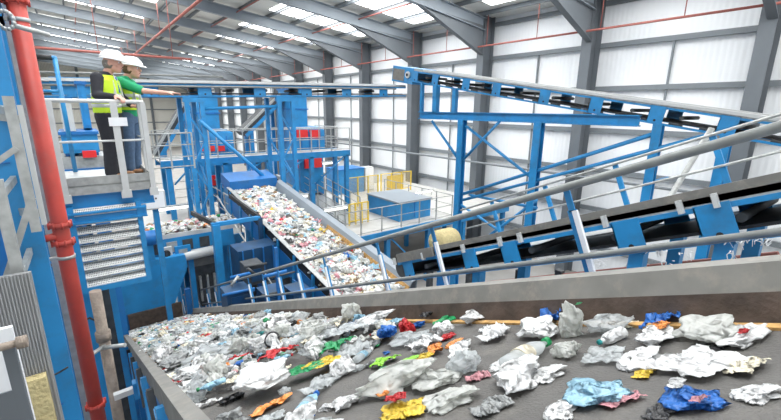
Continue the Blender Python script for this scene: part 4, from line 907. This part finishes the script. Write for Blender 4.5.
sp(468, 372, 44, 'film_sheet', 6, 'clear', .5, 'clear crushed film sheet beside the pink edged pouch', 'plastic film', 1.2)
sp(478, 379, 26, 'pouch', 8, 'pink', -.5, 'white and pink pouch in mid belt', 'pouch', 1.0)
sp(500, 367, 30, 'film_sheet', 7, 'white', .5, 'white film scrap right behind the pink pouch', 'plastic film', 1.0)
sp(518, 384, 62, 'plastic_bag', 5, 'white', .5, 'large crumpled white bag in the centre front of the belt', 'plastic bag', 1.1)
sp(546, 376, 44, 'plastic_bag', 7, 'white', -.1, 'flat white bag reaching from the large centre bag', 'plastic bag', 1.0)
sp(450, 402, 60, 'plastic_bag', 7, 'milky', -.3, 'long milky bag with a violet tint near the front', 'plastic bag', 1.2)
sp(492, 410, 44, 'film_sheet', 8, 'grey', -.2, 'grey translucent film at the very front of the belt', 'plastic film', .9)
sp(596, 398, 60, 'plastic_bag', 2, 'light_blue', -.1, 'large light blue packet in the front right of centre', 'packet', 1.1)
sp(560, 412, 42, 'plastic_bag', 7, 'white', .3, 'white bag under the large light blue packet at the front', 'plastic bag', 1.0)
sp(622, 402, 48, 'cardboard_strip', 9, 'pink', -.5, 'pinkish cardboard strip beside the light blue packet', 'cardboard', .5)
sp(664, 412, 50, 'dark_strip', 9, 'black', -.05, 'dark rubbery strip lying behind the blue crisp bag', 'strip', .4)
sp(692, 404, 54, 'crisp_packet', 2, 'blue', -.35, 'blue crisp packet with a white and pink print at the front', 'packet', 1.1)
sp(680, 396, 24, 'paper_cup_lid', 8, 'white', .1, 'white oval scrap on top of the blue crisp packet', 'lid', .7, lift=.045)
sp(704, 413, 22, 'plastic_wrapper', 9, 'pink', -.3, 'pink and white print scrap on the front of the blue crisp packet', 'wrapper', .7, lift=.045)
sp(757, 396, 46, 'paper_sheet', 7, 'white', -.5, 'white board sheet at the right end of the belt front', 'paper', 1.2)
sp(700, 368, 74, 'film_sheet', 10, 'white', -.35, 'long arching band of white film across the belt', 'plastic film', 1.0)
sp(640, 362, 56, 'film_sheet', 7, 'white', .2, 'white film sheet at the end of the arching band', 'plastic film', 1.1)
sp(710, 337, 60, 'plastic_bag', 0, 'milky', -.1, 'plump milky bag on the black tray near the yellow strip', 'plastic bag', 1.0)
sp(708, 348, 44, 'black_tray', 7, 'black', .0, 'flat black tray piece under the plump milky bag', 'tray', .5)
sp(665, 327, 34, 'film_sheet', 9, 'blue', -.3, 'blue film scrap beside the plump milky bag', 'plastic film', 1.2)
sp(655, 342, 50, 'plastic_bag', 1, 'white', .2, 'white bag with a thin orange print near the yellow strip', 'plastic bag', .9)
sp(663, 336, 17, 'plastic_wrapper', 8, 'orange', .1, 'orange print scrap on the white bag', 'wrapper', .8, lift=.05)
sp(745, 341, 66, 'plastic_bag', 4, 'white', -.05, 'white bag with a red spot at the right end near the yellow strip', 'plastic bag', .9)
sp(748, 345, 10, 'plastic_wrapper', 8, 'red', 0, 'small red spot of film on the right end white bag', 'wrapper', .9, lift=.06)
sp(632, 325, 22, 'film_sheet', 7, 'cream', .5, 'cream twisted film lying on the yellow edge strip', 'plastic film', .8)
sp(646, 374, 24, 'plastic_wrapper', 9, 'yellow', 0, 'narrow yellow scrap under the arching white band', 'wrapper', .4)
sp(749, 370, 50, 'film_sheet', 9, 'cream', -.2, 'cream film strip at the right end in mid belt', 'plastic film', .7)
sp(375, 330, 40, 'plastic_bag', 5, 'white', -.2, 'white bag just beyond the bright blue rounded bag', 'plastic bag', 1.0)
sp(345, 340, 44, 'film_sheet', 10, 'clear', .1, 'clear film left of the bright blue rounded bag', 'plastic film', 1.3)
sp(300, 345, 20, 'paper_sheet', 10, 'white', .8, 'white paper tab standing by the black ringed lid', 'paper', 1.6)
sp(340, 357, 34, 'plastic_wrapper', 9, 'green', .5, 'dark green wrapper with a blue corner behind the dark gap', 'wrapper', .9)
sp(313, 352, 16, 'plastic_bag', 6, 'black', .5, 'small black bag near the dark green wrapper', 'plastic bag', .9)
sp(325, 372, 26, 'film_sheet', 10, 'yellow', .2, 'yellow and white wrapper on the open belt', 'wrapper', .8)
sp(358, 371, 18, 'plastic_bag', 6, 'clear', .2, 'small clear ball of film on the open belt', 'plastic bag', .8)
sp(308, 378, 26, 'plastic_wrapper', 10, 'green', -.3, 'green and white wrapper beside the large white bag', 'wrapper', .8)
sp(236, 388, 24, 'food_wrapper', 10, 'cream', .4, 'cream wrapper shell beside the large white bag', 'wrapper', 1.0)
sp(216, 377, 20, 'food_wrapper', 8, 'orange', .3, 'small orange and white wrapper near the belt edge', 'wrapper', 1.0)
sp(212, 363, 50, 'plastic_bag', 2, 'clear', .3, 'large clear bag with a cyan scrap near the belt edge', 'plastic bag', 1.2)
sp(223, 356, 14, 'plastic_wrapper', 8, 'light_blue', .5, 'cyan scrap on the large clear bag', 'wrapper', 1.0, lift=.08)
sp(179, 371, 30, 'plastic_bag', 0, 'grey', .4, 'grey hollow crumpled bag against the side wall', 'plastic bag', 1.2)
sp(164, 362, 22, 'cardboard_scrap', 11, 'brown', .3, 'brown dirty scrap against the side wall', 'cardboard', 1.0)
sp(140, 342, 20, 'cardboard_scrap', 10, 'brown', .3, 'brown scrap by the far corner of the side wall', 'cardboard', 1.0)
sp(196, 381, 34, 'plastic_bag', 3, 'white', .9, 'white rounded bag next to the blue capped jug', 'plastic bag', .9)
def spb(px, py, wpx, rz, body, cap, lab, label, cr=1):
    x, s = at(px, py); bottle(x, s, msz(px, py, wpx)*1.1, rz, body, cap, lab, label, None, cr); SPEC.append((x, s, msz(px, py, wpx)*.45))
spb(202, 394, 30, -1.2, 'white', 'light_blue', None, 'white jug with a sky blue cap beside the side wall', 0)
spb(310, 407, 40, .75, 'light_blue', 'blue', 'clear', 'clear ribbed water bottle lying at the front edge of the picture', 1)
spb(530, 360, 62, -.05, 'clear', 'green', 'cream', 'clear bottle with a green cap in the centre of the belt', 1)
spb(613, 343, 34, 2.9, 'white', 'teal', None, 'small white bottle with a teal cap near the tall standing bag', 0)
spb(365, 358, 30, .5, 'clear', 'white', 'light_blue', 'clear bottle pointing to the lime green wrappers', 1)
def spr(name, me, col, px, py, wpx, rz, label, cat, tilt=0, lift=0, roll=0):
    x, s = at(px, py); rigid(name, me, col, x, s, msz(px, py, wpx), rz, label, cat, None, tilt, lift, roll); SPEC.append((x, s, msz(px, py, wpx)*.4))
x, s = at(276, 357)
t = bpy.data.objects.new('tub_lid', None); C.objects.link(t); tag(t, 'white round tub lid with a black rim standing in the waste', 'lid'); sz = msz(276, 357, 15)
t.matrix_basis = on_belt(x, s,   .13) @ Matrix.Rotation(-.75, 4, 'Z') @ Matrix.Rotation(1.05, 4, 'X') @ Matrix.Scale(sz, 4)
for nm, prof, cc in (('disc', [(-.05, .02), (-.05, .42), (.11, .42), (.11, .02)], 'white'), ('rim', [(-.03, .42), (-.03, .54), (.09, .54), (.09, .42)], 'black')):
    me = B().lathe(prof, 28, axis='Z').mesh(nm); me.materials.append(WM[cc]); o = bpy.data.objects.new(nm, me); C.objects.link(o); o.parent = t
SPEC.append((x, s, .10))
spr('food_tray', TR, 'white', 420, 351, 16, .3, 'small white food tray by the orange wrapper', 'tray')
spr('bottle_cap', LID, 'red', 425, 358, 8, 0, 'red bottle cap beside the orange wrapper', 'lid')
spr('food_tray', TR, 'black', 232, 401, 22, .3, 'broken black tray lying on the bare belt beside the cream wrapper', 'tray')
spr('bottle_cap', LID, 'pink', 487, 404, 7, 0, 'pink cap at the front of the belt', 'lid')
# -------------------------------------------------- the rest of the pieces on the foreground belt
COLS = ['white']*36+['milky']*30+['clear']*26+['grey']*8+['light_blue']*6+['blue']*2+['green']*3+['red']*2+['orange']*1+['yellow']*1+['pink']*2+['brown']*6+['black']*4+['teal']*2+['cream']*5
ADJ = dict(white='white', milky='milky translucent', clear='clear', grey='grey', light_blue='light blue', blue='dark blue', green='green', red='red', orange='orange', yellow='yellow', pink='pink', brown='brown', black='black', teal='teal', cream='cream')
def free(x, s, r, k=1.0): return all((x-a)**2+(s-b)**2 > (k*(r+c))**2 for a, b, c in SPEC)
cnt = 0; tries = 0
while cnt < 590 and tries < 9000:
    tries += 1
    s = .75+(R.random()**.72)*7.6; x = R.uniform(BXL+.03, BXR-.12); size = R.uniform(.07, .17)*(1+.25*min(1, s/4))
    dens = .22 if s < 1.25 else (.62 if s < 2.0 else (.95 if s < 2.8 else 1))
    if x < .9 and s > 1.6: dens = 1
    if R.random() > dens: continue
    if s < 2.2 and not free(x, s, size*.4, .8): continue
    if s >= 2.2 and s < 7 and not free(x, s, size*.35, .75): continue
    lift = R.uniform(0, .07) if s > 2.4 else 0
    col = R.choice(COLS); u = R.random(); size *= .62 if col in ('red', 'blue', 'green', 'orange', 'yellow', 'teal', 'brown', 'black') else 1; rz = R.uniform(0, 6.28); cnt += 1
    zone = 'on the foreground belt'
    if u < .50: item('plastic_bag', R.randrange(8), col, x, s, size, rz, lift, 'loose crumpled %s bag or pouch %s' % (ADJ[col], zone), 'plastic bag', '%s crumpled bags %s' % (ADJ[col], zone), None, R.uniform(.8, 1.35))
    elif u < .86: item('film_sheet', 8+R.randrange(6), col, x, s, size*1.1, rz, lift, 'loose creased %s film sheet %s' % (ADJ[col], zone), 'plastic film', '%s film sheets %s' % (ADJ[col], zone), None, R.uniform(.8, 1.5))
    elif u < .94:
        bc = R.choice(['clear', 'milky', 'light_blue', 'white', 'clear']); cc = R.choice(['white', 'blue', 'red', 'green'])
        bottle(x, s, size*1.1, rz, bc, cc, None, 'crushed %s bottle with a %s cap amid the belt waste' % (ADJ[bc], ADJ[cc]), '%s bottles with %s caps on the foreground belt' % (ADJ[bc], ADJ[cc]), 1, lift)
    elif u < .98: rigid('food_tray', TR, col, x, s, size*.8, rz, 'loose %s food tray amid the belt waste' % ADJ[col], 'tray', '%s food trays on the foreground belt' % ADJ[col], R.uniform(-.3, .3), lift+.02)
    else: rigid('plastic_cup', CUP, R.choice(['white', 'clear', 'white']) if 0 else 'white', x, s, size*.6, rz, 'white plastic cup amid the belt waste', 'cup', 'white plastic cups on the foreground belt', 1.4, lift+.03)
# -------------------------------------------------- uncountable small waste
def heap(name, label, place, n_, smin, smax, seed, cols=None):
    rr_ = random.Random(seed); cs = list(WM); vs = []; fs = []; mi = []
    for i in range(n_):
        M_ = place(rr_); sz = rr_.uniform(smin, smax); rz = Matrix.Rotation(rr_.uniform(0, 6.28), 4, 'Z') @ Matrix.Rotation(rr_.uniform(-.5, .5), 4, 'X') @ Matrix.Diagonal((sz, sz*rr_.uniform(.45, .9), sz*rr_.uniform(.25, .6), 1)); M_ = M_ @ rz
        src = rr_.choice(CHIPS); n0 = len(vs)
        vs += [tuple(M_ @ v.co) for v in src.vertices]; c = cs.index(rr_.choice(cols or COLS))
        for p_ in src.polygons: fs.append([k+n0 for k in p_.vertices]); mi.append(c)
    me = bpy.data.meshes.new(name); me.from_pydata(vs, [], fs); me.polygons.foreach_set('material_index', mi)
    for k in cs: me.materials.append(WM[k])
    o = bpy.data.objects.new(name, me); C.objects.link(o); return tag(o, label, 'waste', kind='stuff')
CHIPS = []
for i in range(8):
    bm = bmesh.new(); bmesh.ops.create_icosphere(bm, subdivisions=2, radius=.5)
    for v in bm.verts: p = v.co.copy(); v.co = p*(1+.9*noise.noise(p*3+V((i*9.1, 0, 0)))+.5*noise.noise(p*8+V((0, i*4.3, 0))))
    me = bpy.data.meshes.new('chip'); bm.to_mesh(me); bm.free(); CHIPS.append(me)
def pl_near(r):
    s = 2.9+r.random()**.8*(SE-3.3)
    return on_belt(r.uniform(BXL+.0, BXR-.09), s, r.uniform(0, .02) if s < 5 else r.uniform(0, .10))
heap('mixed_waste', 'small mixed plastic scraps filling the far stretch of the foreground belt', pl_near, 3400, .05, .13, 1)
def pl_H(r):
    s = sH0+r.random()*(sH1-sH0); x = r.uniform(HXL+.02, HXR-.10); u = (x-HXL)/(HXR-HXL)
    return MU @ Matrix.Translation((x, s, -HH+.03+r.uniform(0, .14)*(1-.4*abs(2*u-1))))
HC = ['white']*48+['milky']*18+['cream']*12+['pink']*9+['brown']*5+['grey']*10+['light_blue']*6+['green']*2+['red']*1+['black']*3+['blue']*1+['yellow']*1
heap('mixed_waste', 'dense mixed paper and plastic waste heaped on the inclined conveyor', pl_H, 2300, .11, .23, 2, HC)
for i in range(150):
    s = sH0+.4+R.random()*3.6; x = R.uniform(HXL+.06, HXR-.06); col = R.choice(HC)
    item('paper_scrap', 8+R.randrange(6), col, 0, 0, R.uniform(.14, .26), R.uniform(0, 6.28), 0, 'loose %s paper or film scrap on top of the inclined conveyor heap' % ADJ[col], 'paper', '%s scraps on the inclined conveyor' % ADJ[col], MU @ Matrix.Translation((x, s, -HH+.13)), 1.3)
def pl_C(r): return Matrix.Translation((r.uniform(x0c+.05, x1c-.05), YC+r.uniform(.06, 1.12), zc+.03+r.uniform(0, .12)))
heap('mixed_waste', 'mixed waste riding on the short level cross conveyor', pl_C, 620, .08, .18, 3, HC+['orange']*4)
# ------------------------------------------------------------------ the two men
def ellring(b, pts, n=16):
    """loft of oval rings: (centre, half width along a, half depth along b, axis a, axis b)"""
    vs = []
    for c, ra, rb_, a, bb in pts:
        for k in range(n): t_ = 2*math.pi*k/n; vs.append(V(c)+V(a)*math.cos(t_)*ra+V(bb)*math.sin(t_)*rb_)
    m = len(pts); fs = [(i*n+k, i*n+(k+1) % n, (i+1)*n+(k+1) % n, (i+1)*n+k) for i in range(m-1) for k in range(n)]
    fs += [list(range(n))[::-1], [(m-1)*n+k for k in range(n)]]
    return b.add(vs, fs, True)
def torso(b, rows): return ellring(b, [((x, y, z), hx, hy, (1, 0, 0), (0, 1, 0)) for x, y, z, hx, hy in rows])
def limb(b, pts):
    """tapered limb through points (x, y, z, r)"""
    for p, q in zip(pts[:-1], pts[1:]): b.tube(p[:3], q[:3], p[3], 14, q[3])
    for p in pts: b.ball(p[:3], p[3]*1.0, 14)
    return b
def flesh(b, name, m, parent, vox=.012, smooth=4):
    o = b.make(name, m); o.parent = parent; o.location = (0, 0, 0)
    r = o.modifiers.new('Remesh', 'REMESH'); r.mode = 'VOXEL'; r.voxel_size = vox; r.use_smooth_shade = True
    s_ = o.modifiers.new('Smooth', 'SMOOTH'); s_.factor = .5; s_.iterations = smooth; return o
def hand(b, w_, d, side, curl=.5, pal=V((0, 0, -1)), L=.18, point=False):
    """palm, four unequal bent fingers and a thumb from the wrist w_ in direction d; pal = where the palm faces"""
    d = V(d).normalized(); pal = (V(pal)-d*V(pal).dot(d)).normalized(); sd = d.cross(pal).normalized()*side
    w_ = V(w_); pc = w_+d*.05
    for k in range(4): o_ = (k-1.5)*.021; b.tube(w_+sd*o_*.7, w_+d*.088+sd*o_, .013, 8, .0115)
    b.ball(pc, .034, 10, (1, 1, .9))
    for k in range(4):
        o_ = (k-1.5)*.021; ln = (.072, .080, .074, .058)[k]; p = w_+d*.09+sd*o_; a_ = curl*(1.0 if not point or k > 0 else .1)
        for seg in range(3):
            ang = a_*(seg+1)*.75; q = p+(d*math.cos(ang)+pal*math.sin(ang))*ln*(.45, .32, .23)[seg]; b.tube(p, q, .0098-.001*seg, 8, .0092-.001*seg); b.ball(q, .0092-.001*seg, 8); p = q
    p = w_+d*.025-sd*.026; q = p+(d*.55-sd*.7+pal*.35).normalized()*.04; e_ = q+(d*.85-sd*.15+pal*.5).normalized()*.035
    b.tube(p, q, .014, 8, .011); b.ball(q, .011, 8); b.tube(q, e_, .011, 8, .009); b.ball(e_, .009, 8)
def head(b, c, k=1.0):
    """face looks along +x of the figure; c = centre of the skull"""
    c = V(c); b.ball(c+V((.0, 0, .02)), .098*k, 18, (1.02, .80, 1.08)); b.ball(c+V((.028, 0, -.055)), .070*k, 16, (1.0, .86, 1.05)); b.ball(c+V((.055, 0, -.105)), .034*k, 12, (1, 1.1, .8))
    b.tube(c+V((.088, 0, .015)), c+V((.115, 0, -.028)), .010, 8, .016); b.ball(c+V((.108, 0, -.030)), .016, 8)
    b.ball(c+V((.088, 0, .030)), .022, 8, (.8, 2.2, .5)); b.ball(c+V((.093, 0, -.068)), .014, 8, (.8, 1.9, .6))
    for s_ in (-1, 1): b.ball(c+V((-.006, s_*.078*k, -.012)), .024, 10, (.8, .45, 1.3)); b.ball(c+V((.060, s_*.045, -.03)), .026, 8)
    return b
def helmet(t, c, tilt):
    e_ = bpy.data.objects.new('hard_hat', None)
    rings = []
    for i in range(9):
        a_ = math.pi/2*i/8; rings.append((math.sin(a_), math.cos(a_)))
    q = B(Matrix.Translation(c) @ Matrix.Rotation(tilt, 4, 'Y')); prof = [(.0, 1.0)]+[(z, r) for z, r in rings]
    ellring(q, [((0, 0, .012+z*.118), max(.004, .140*r), max(.004, .118*r), (1, 0, 0), (0, 1, 0)) for z, r in rings], 24)
    ellring(q, [((.012, 0, .004), .158, .126, (1, 0, 0), (0, 1, 0)), ((.012, 0, .014), .156, .124, (1, 0, 0), (0, 1, 0))], 24)
    ellring(q, [((.10, 0, -.004), .085, .088, (1, 0, 0), (0, 1, 0)), ((.10, 0, .006), .083, .086, (1, 0, 0), (0, 1, 0))], 20)
    o = q.make('hard_hat', HELM); o.parent = t; o.location = (0, 0, 0)
    q = B(Matrix.Translation(c) @ Matrix.Rotation(tilt, 4, 'Y')); 
    for y in (-.03, 0, .03): q.path([(.11, y, .075), (.05, y, .128), (-.05, y, .128), (-.12, y, .07)], .006, 6)
    r_ = q.make('hat_ridge', HELM, None); r_.parent = o; r_.location = (0, 0, 0); return o
def man(loc, rz, label, k, build):
    t = T('person', label, 'person', loc); t.rotation_euler = (0, 0, rz); t.scale = (k*1.12, k*1.1, k); build(t); return t
def plain(b, name, m, parent, **kw):
    o = b.make(name, m); o.parent = parent; o.location = (0, 0, 0)
    for a_, v_ in kw.items(): o[a_] = v_
    return o
def face(t, hc, brow=HAIR):
    for s_ in (-1, 1):
        e_ = plain(B().ball(hc+V((.086, s_*.031, .008)), .0115, 10), 'eye', WHITEP, t); plain(B().ball(hc+V((.0955, s_*.031, .006)), .005, 8), 'pupil', BLACK, e_)
        plain(B().tube(hc+V((.100, s_*.018, .034)), hc+V((.090, s_*.050, .036)), .005, 6), 'eyebrow', brow, t)
    plain(B().tube(hc+V((.101, -.022, -.066)), hc+V((.101, .022, -.066)), .0045, 6), 'mouth', mat('lips%d' % len(MATS), (.36, .10, .09), .5), t)
def vest(t, rows, grow, zh, strips):
    b = torso(B(), [(x, y, z, hx+grow, hy+grow) for x, y, z, hx, hy in rows]); o = flesh(b, 'hi_vis_vest', HIVIS, t, .010, 3)
    for z, x, hx, hy in strips:
        q = B(); ellring(q, [((x, 0, z-.024), hx, hy, (1, 0, 0), (0, 1, 0)), ((x, 0, z+.024), hx, hy, (1, 0, 0), (0, 1, 0))], 28); plain(q, 'reflective_band', REFL, t, label='silver reflective band')
    return o
def man_suit(t):
    hc = V((.135, 0, 1.595))
    b = B(); torso(b, [(.0, 0, .86, .10, .15), (.0, 0, 1.0, .11, .155), (.02, 0, 1.2, .115, .165), (.03, 0, 1.38, .10, .175), (.045, 0, 1.45, .06, .08)])
    limb(b, [(.045, 0, 1.42, .058), (.10, 0, 1.53, .052)]); head(b, hc)
    for s_ in (-1, 1): limb(b, [(0, s_*.09, .90, .085), (.01, s_*.10, .48, .055), (-.015, s_*.11, .08, .042)])
    ra = [(.02, -.19, 1.39, .050), (.03, -.28, 1.15, .040), (.27, -.37, 1.135, .028)]; limb(b, ra); hand(b, ra[-1][:3], (.75, -.45, -.2), 1, .85, V((.1, -.2, -1)))
    la = [(.02, .19, 1.39, .050), (.10, .25, 1.12, .040), (.26, .10, 1.02, .028)]; limb(b, la); hand(b, la[-1][:3], (.9, -.3, -.1), -1, .6)
    flesh(b, 'body', SKIN, t, .009, 3)
    rows = [(.0, 0, .80, .125, .175), (.0, 0, .92, .13, .18), (.0, 0, 1.08, .132, .175), (.02, 0, 1.25, .135, .185), (.025, 0, 1.36, .12, .195), (.03, 0, 1.43, .085, .13), (.05, 0, 1.48, .062, .066)]
    b = torso(B(), rows); limb(b, [(.02, -.19, 1.39, .072), (.028, -.278, 1.155, .058), (.24, -.36, 1.135, .042)]); limb(b, [(.02, .19, 1.39, .072), (.10, .25, 1.13, .058), (.24, .12, 1.03, .042)])
    flesh(b, 'suit_jacket', SUIT, t)
    vest(t, [r for r in rows if .9 < r[2] < 1.45], .016, 0, [(1.02, 0, .153, .196), (1.16, .01, .154, .199)])
    for s_ in (-1, 1): plain(B().bar((.16, s_*.10, 1.03), (.125, s_*.085, 1.36), .012, .05, (1, 0, 0)).bar((.12, s_*.085, 1.37), (-.07, s_*.085, 1.40), .05, .012), 'brace_band', REFL, t)
    b = B(); b.add([(.148, -.05, 1.40), (.165, 0, 1.24), (.148, .05, 1.40), (.12, 0, 1.45)], [(0, 1, 2, 3)]); plain(b, 'shirt_front', SHIRT, t)
    plain(B().bar((.150, 0, 1.41), (.172, 0, 1.20), .028, .008, (1, 0, 0)), 'necktie', DBLUE, t)
    b = B()
    for s_ in (-1, 1): limb(b, [(0, s_*.085, .88, .118), (.005, s_*.095, .70, .098), (.01, s_*.10, .48, .082), (-.01, s_*.11, .25, .076), (-.015, s_*.115, .075, .078)])
    torso(b, [(0, 0, .76, .12, .16), (0, 0, .93, .125, .165)]); flesh(b, 'trousers', SUIT, t)
    for s_ in (-1, 1):
        b = B(); b.ball((.055, s_*.115, .035), .055, 14, (2.1, .85, .62)); o = plain(b, 'shoe', SHOE, t); plain(B().box((-.05, s_*.115-.042, 0), (.16, s_*.115+.042, .014)), 'sole', BLACK, o)
    b = B(); b.ball(hc+V((-.022, 0, -.005)), .094, 16, (.95, .88, .95)); b.ball(hc+V((-.055, 0, -.045)), .055, 12, (.8, 1.15, .9)); plain(b, 'hair', HAIR, t)
    face(t, hc); helmet(t, hc+V((.005, 0, .045)), .16)
def man_green(t):
    hc = V((.13, 0, 1.56))
    b = B(); torso(b, [(.0, 0, .86, .10, .15), (.0, 0, 1.0, .11, .155), (.02, 0, 1.2, .12, .165), (.03, 0, 1.36, .10, .175), (.045, 0, 1.43, .06, .08)])
    limb(b, [(.045, 0, 1.40, .058), (.10, 0, 1.50, .052)]); head(b, hc)
    for s_ in (-1, 1): limb(b, [(0, s_*.09, .90, .085), (.01, s_*.10, .48, .055), (-.015, s_*.11, .08, .042)])
    la = [(.03, -.19, 1.36, .050), (.33, -.22, 1.235, .042), (.60, -.17, 1.215, .028)]; limb(b, la); hand(b, la[-1][:3], (1, .05, -.02), 1, .35, V((0, 0, -1)), point=True)
    ra = [(.02, .19, 1.36, .050), (.03, .25, 1.08, .040), (.08, .24, .86, .028)]; limb(b, ra); hand(b, ra[-1][:3], (.15, 0, -1), -1, .4, V((.3, -1, 0)))
    flesh(b, 'body', SKIN, t, .009, 3)
    rows = [(.0, 0, .86, .125, .165), (.0, 0, .96, .125, .165), (.0, 0, 1.08, .13, .17), (.02, 0, 1.25, .135, .182), (.025, 0, 1.35, .115, .185), (.03, 0, 1.41, .085, .13), (.045, 0, 1.455, .062, .066)]
    b = torso(B(), rows); limb(b, [(.03, -.185, 1.36, .076), (.27, -.215, 1.255, .066)]); limb(b, [(.02, .185, 1.36, .074), (.035, .245, 1.17, .064)]); flesh(b, 'polo_shirt', GREEN, t)
    vest(t, [r for r in rows if .9 < r[2] < 1.40], .016, 0, [(1.03, 0, .150, .190), (1.17, .01, .153, .195)])
    for s_ in (-1, 1): plain(B().bar((.155, s_*.10, 1.03), (.125, s_*.085, 1.34), .012, .05, (1, 0, 0)), 'brace_band', REFL, t)
    b = B()
    for s_ in (-1, 1): limb(b, [(0, s_*.085, .86, .112), (.005, s_*.095, .70, .092), (.01, s_*.10, .48, .074), (-.01, s_*.11, .25, .064), (-.015, s_*.115, .075, .064)])
    torso(b, [(0, 0, .76, .12, .155), (0, 0, .90, .12, .16)]); flesh(b, 'jeans', JEAN, t)
    for s_ in (-1, 1):
        b = B(); b.ball((.055, s_*.115, .035), .055, 14, (2.1, .85, .62)); o = plain(b, 'shoe', SHOE, t); plain(B().box((-.05, s_*.115-.042, 0), (.16, s_*.115+.042, .014)), 'sole', BLACK, o)
    b = B(); b.ball(hc+V((-.022, 0, -.005)), .094, 16, (.95, .88, .95)); plain(b, 'hair', HAIRB, t)
    face(t, hc, HAIRB); helmet(t, hc+V((.005, 0, .045)), .10)
pa = P(107, 176, 'Z', ZP); pb_ = P(125, 172, 'Z', ZP)
man((pa.x+.12, 6.76, ZP), DR(-26), 'man in a white hard hat, dark suit and yellow vest, hand on the guardrail', .95, man_suit)
man((pa.x+.37, 7.10, ZP), DR(-27), 'man in a white hard hat, green shirt and yellow vest, arm stretched out pointing', .95, man_green)
# ------------------------------------------------------------------ light
wd = bpy.data.worlds.new('sky'); bpy.context.scene.world = wd; wd.use_nodes = True
wd.node_tree.nodes['Background'].inputs[0].default_value = (.93, .97, 1, 1); wd.node_tree.nodes['Background'].inputs[1].default_value = 2.2
def area(name, loc, rot, sx, sy, power, col=(1, 1, 1)):
    l = bpy.data.lights.new(name, 'AREA'); l.shape = 'RECTANGLE'; l.size = sx; l.size_y = sy; l.energy = power; l.color = col
    o = bpy.data.objects.new(name, l); C.objects.link(o); o.location = loc; o.rotation_euler = rot; return o
for k in range(-1, 13):
    y = 3.6+6*k+3.05
    for xx, s_ in ((14.0, 7.0), (1.8, 7.0)):
        area('rooflight_daylight', (xx, y, roofz(xx)-.12), (0, -math.radians(7)*-1, 0), s_, 2.7, 850)
vs = bpy.context.scene.view_settings; vs.view_transform = 'Standard'; vs.look = 'None'; vs.gamma = 1; vs.exposure = -.95; vs.use_curve_mapping = False
bpy.context.scene.cycles.max_bounces = 6; bpy.context.scene.cycles.use_denoising = True
bpy.context.scene.cycles.transparent_max_bounces = 8
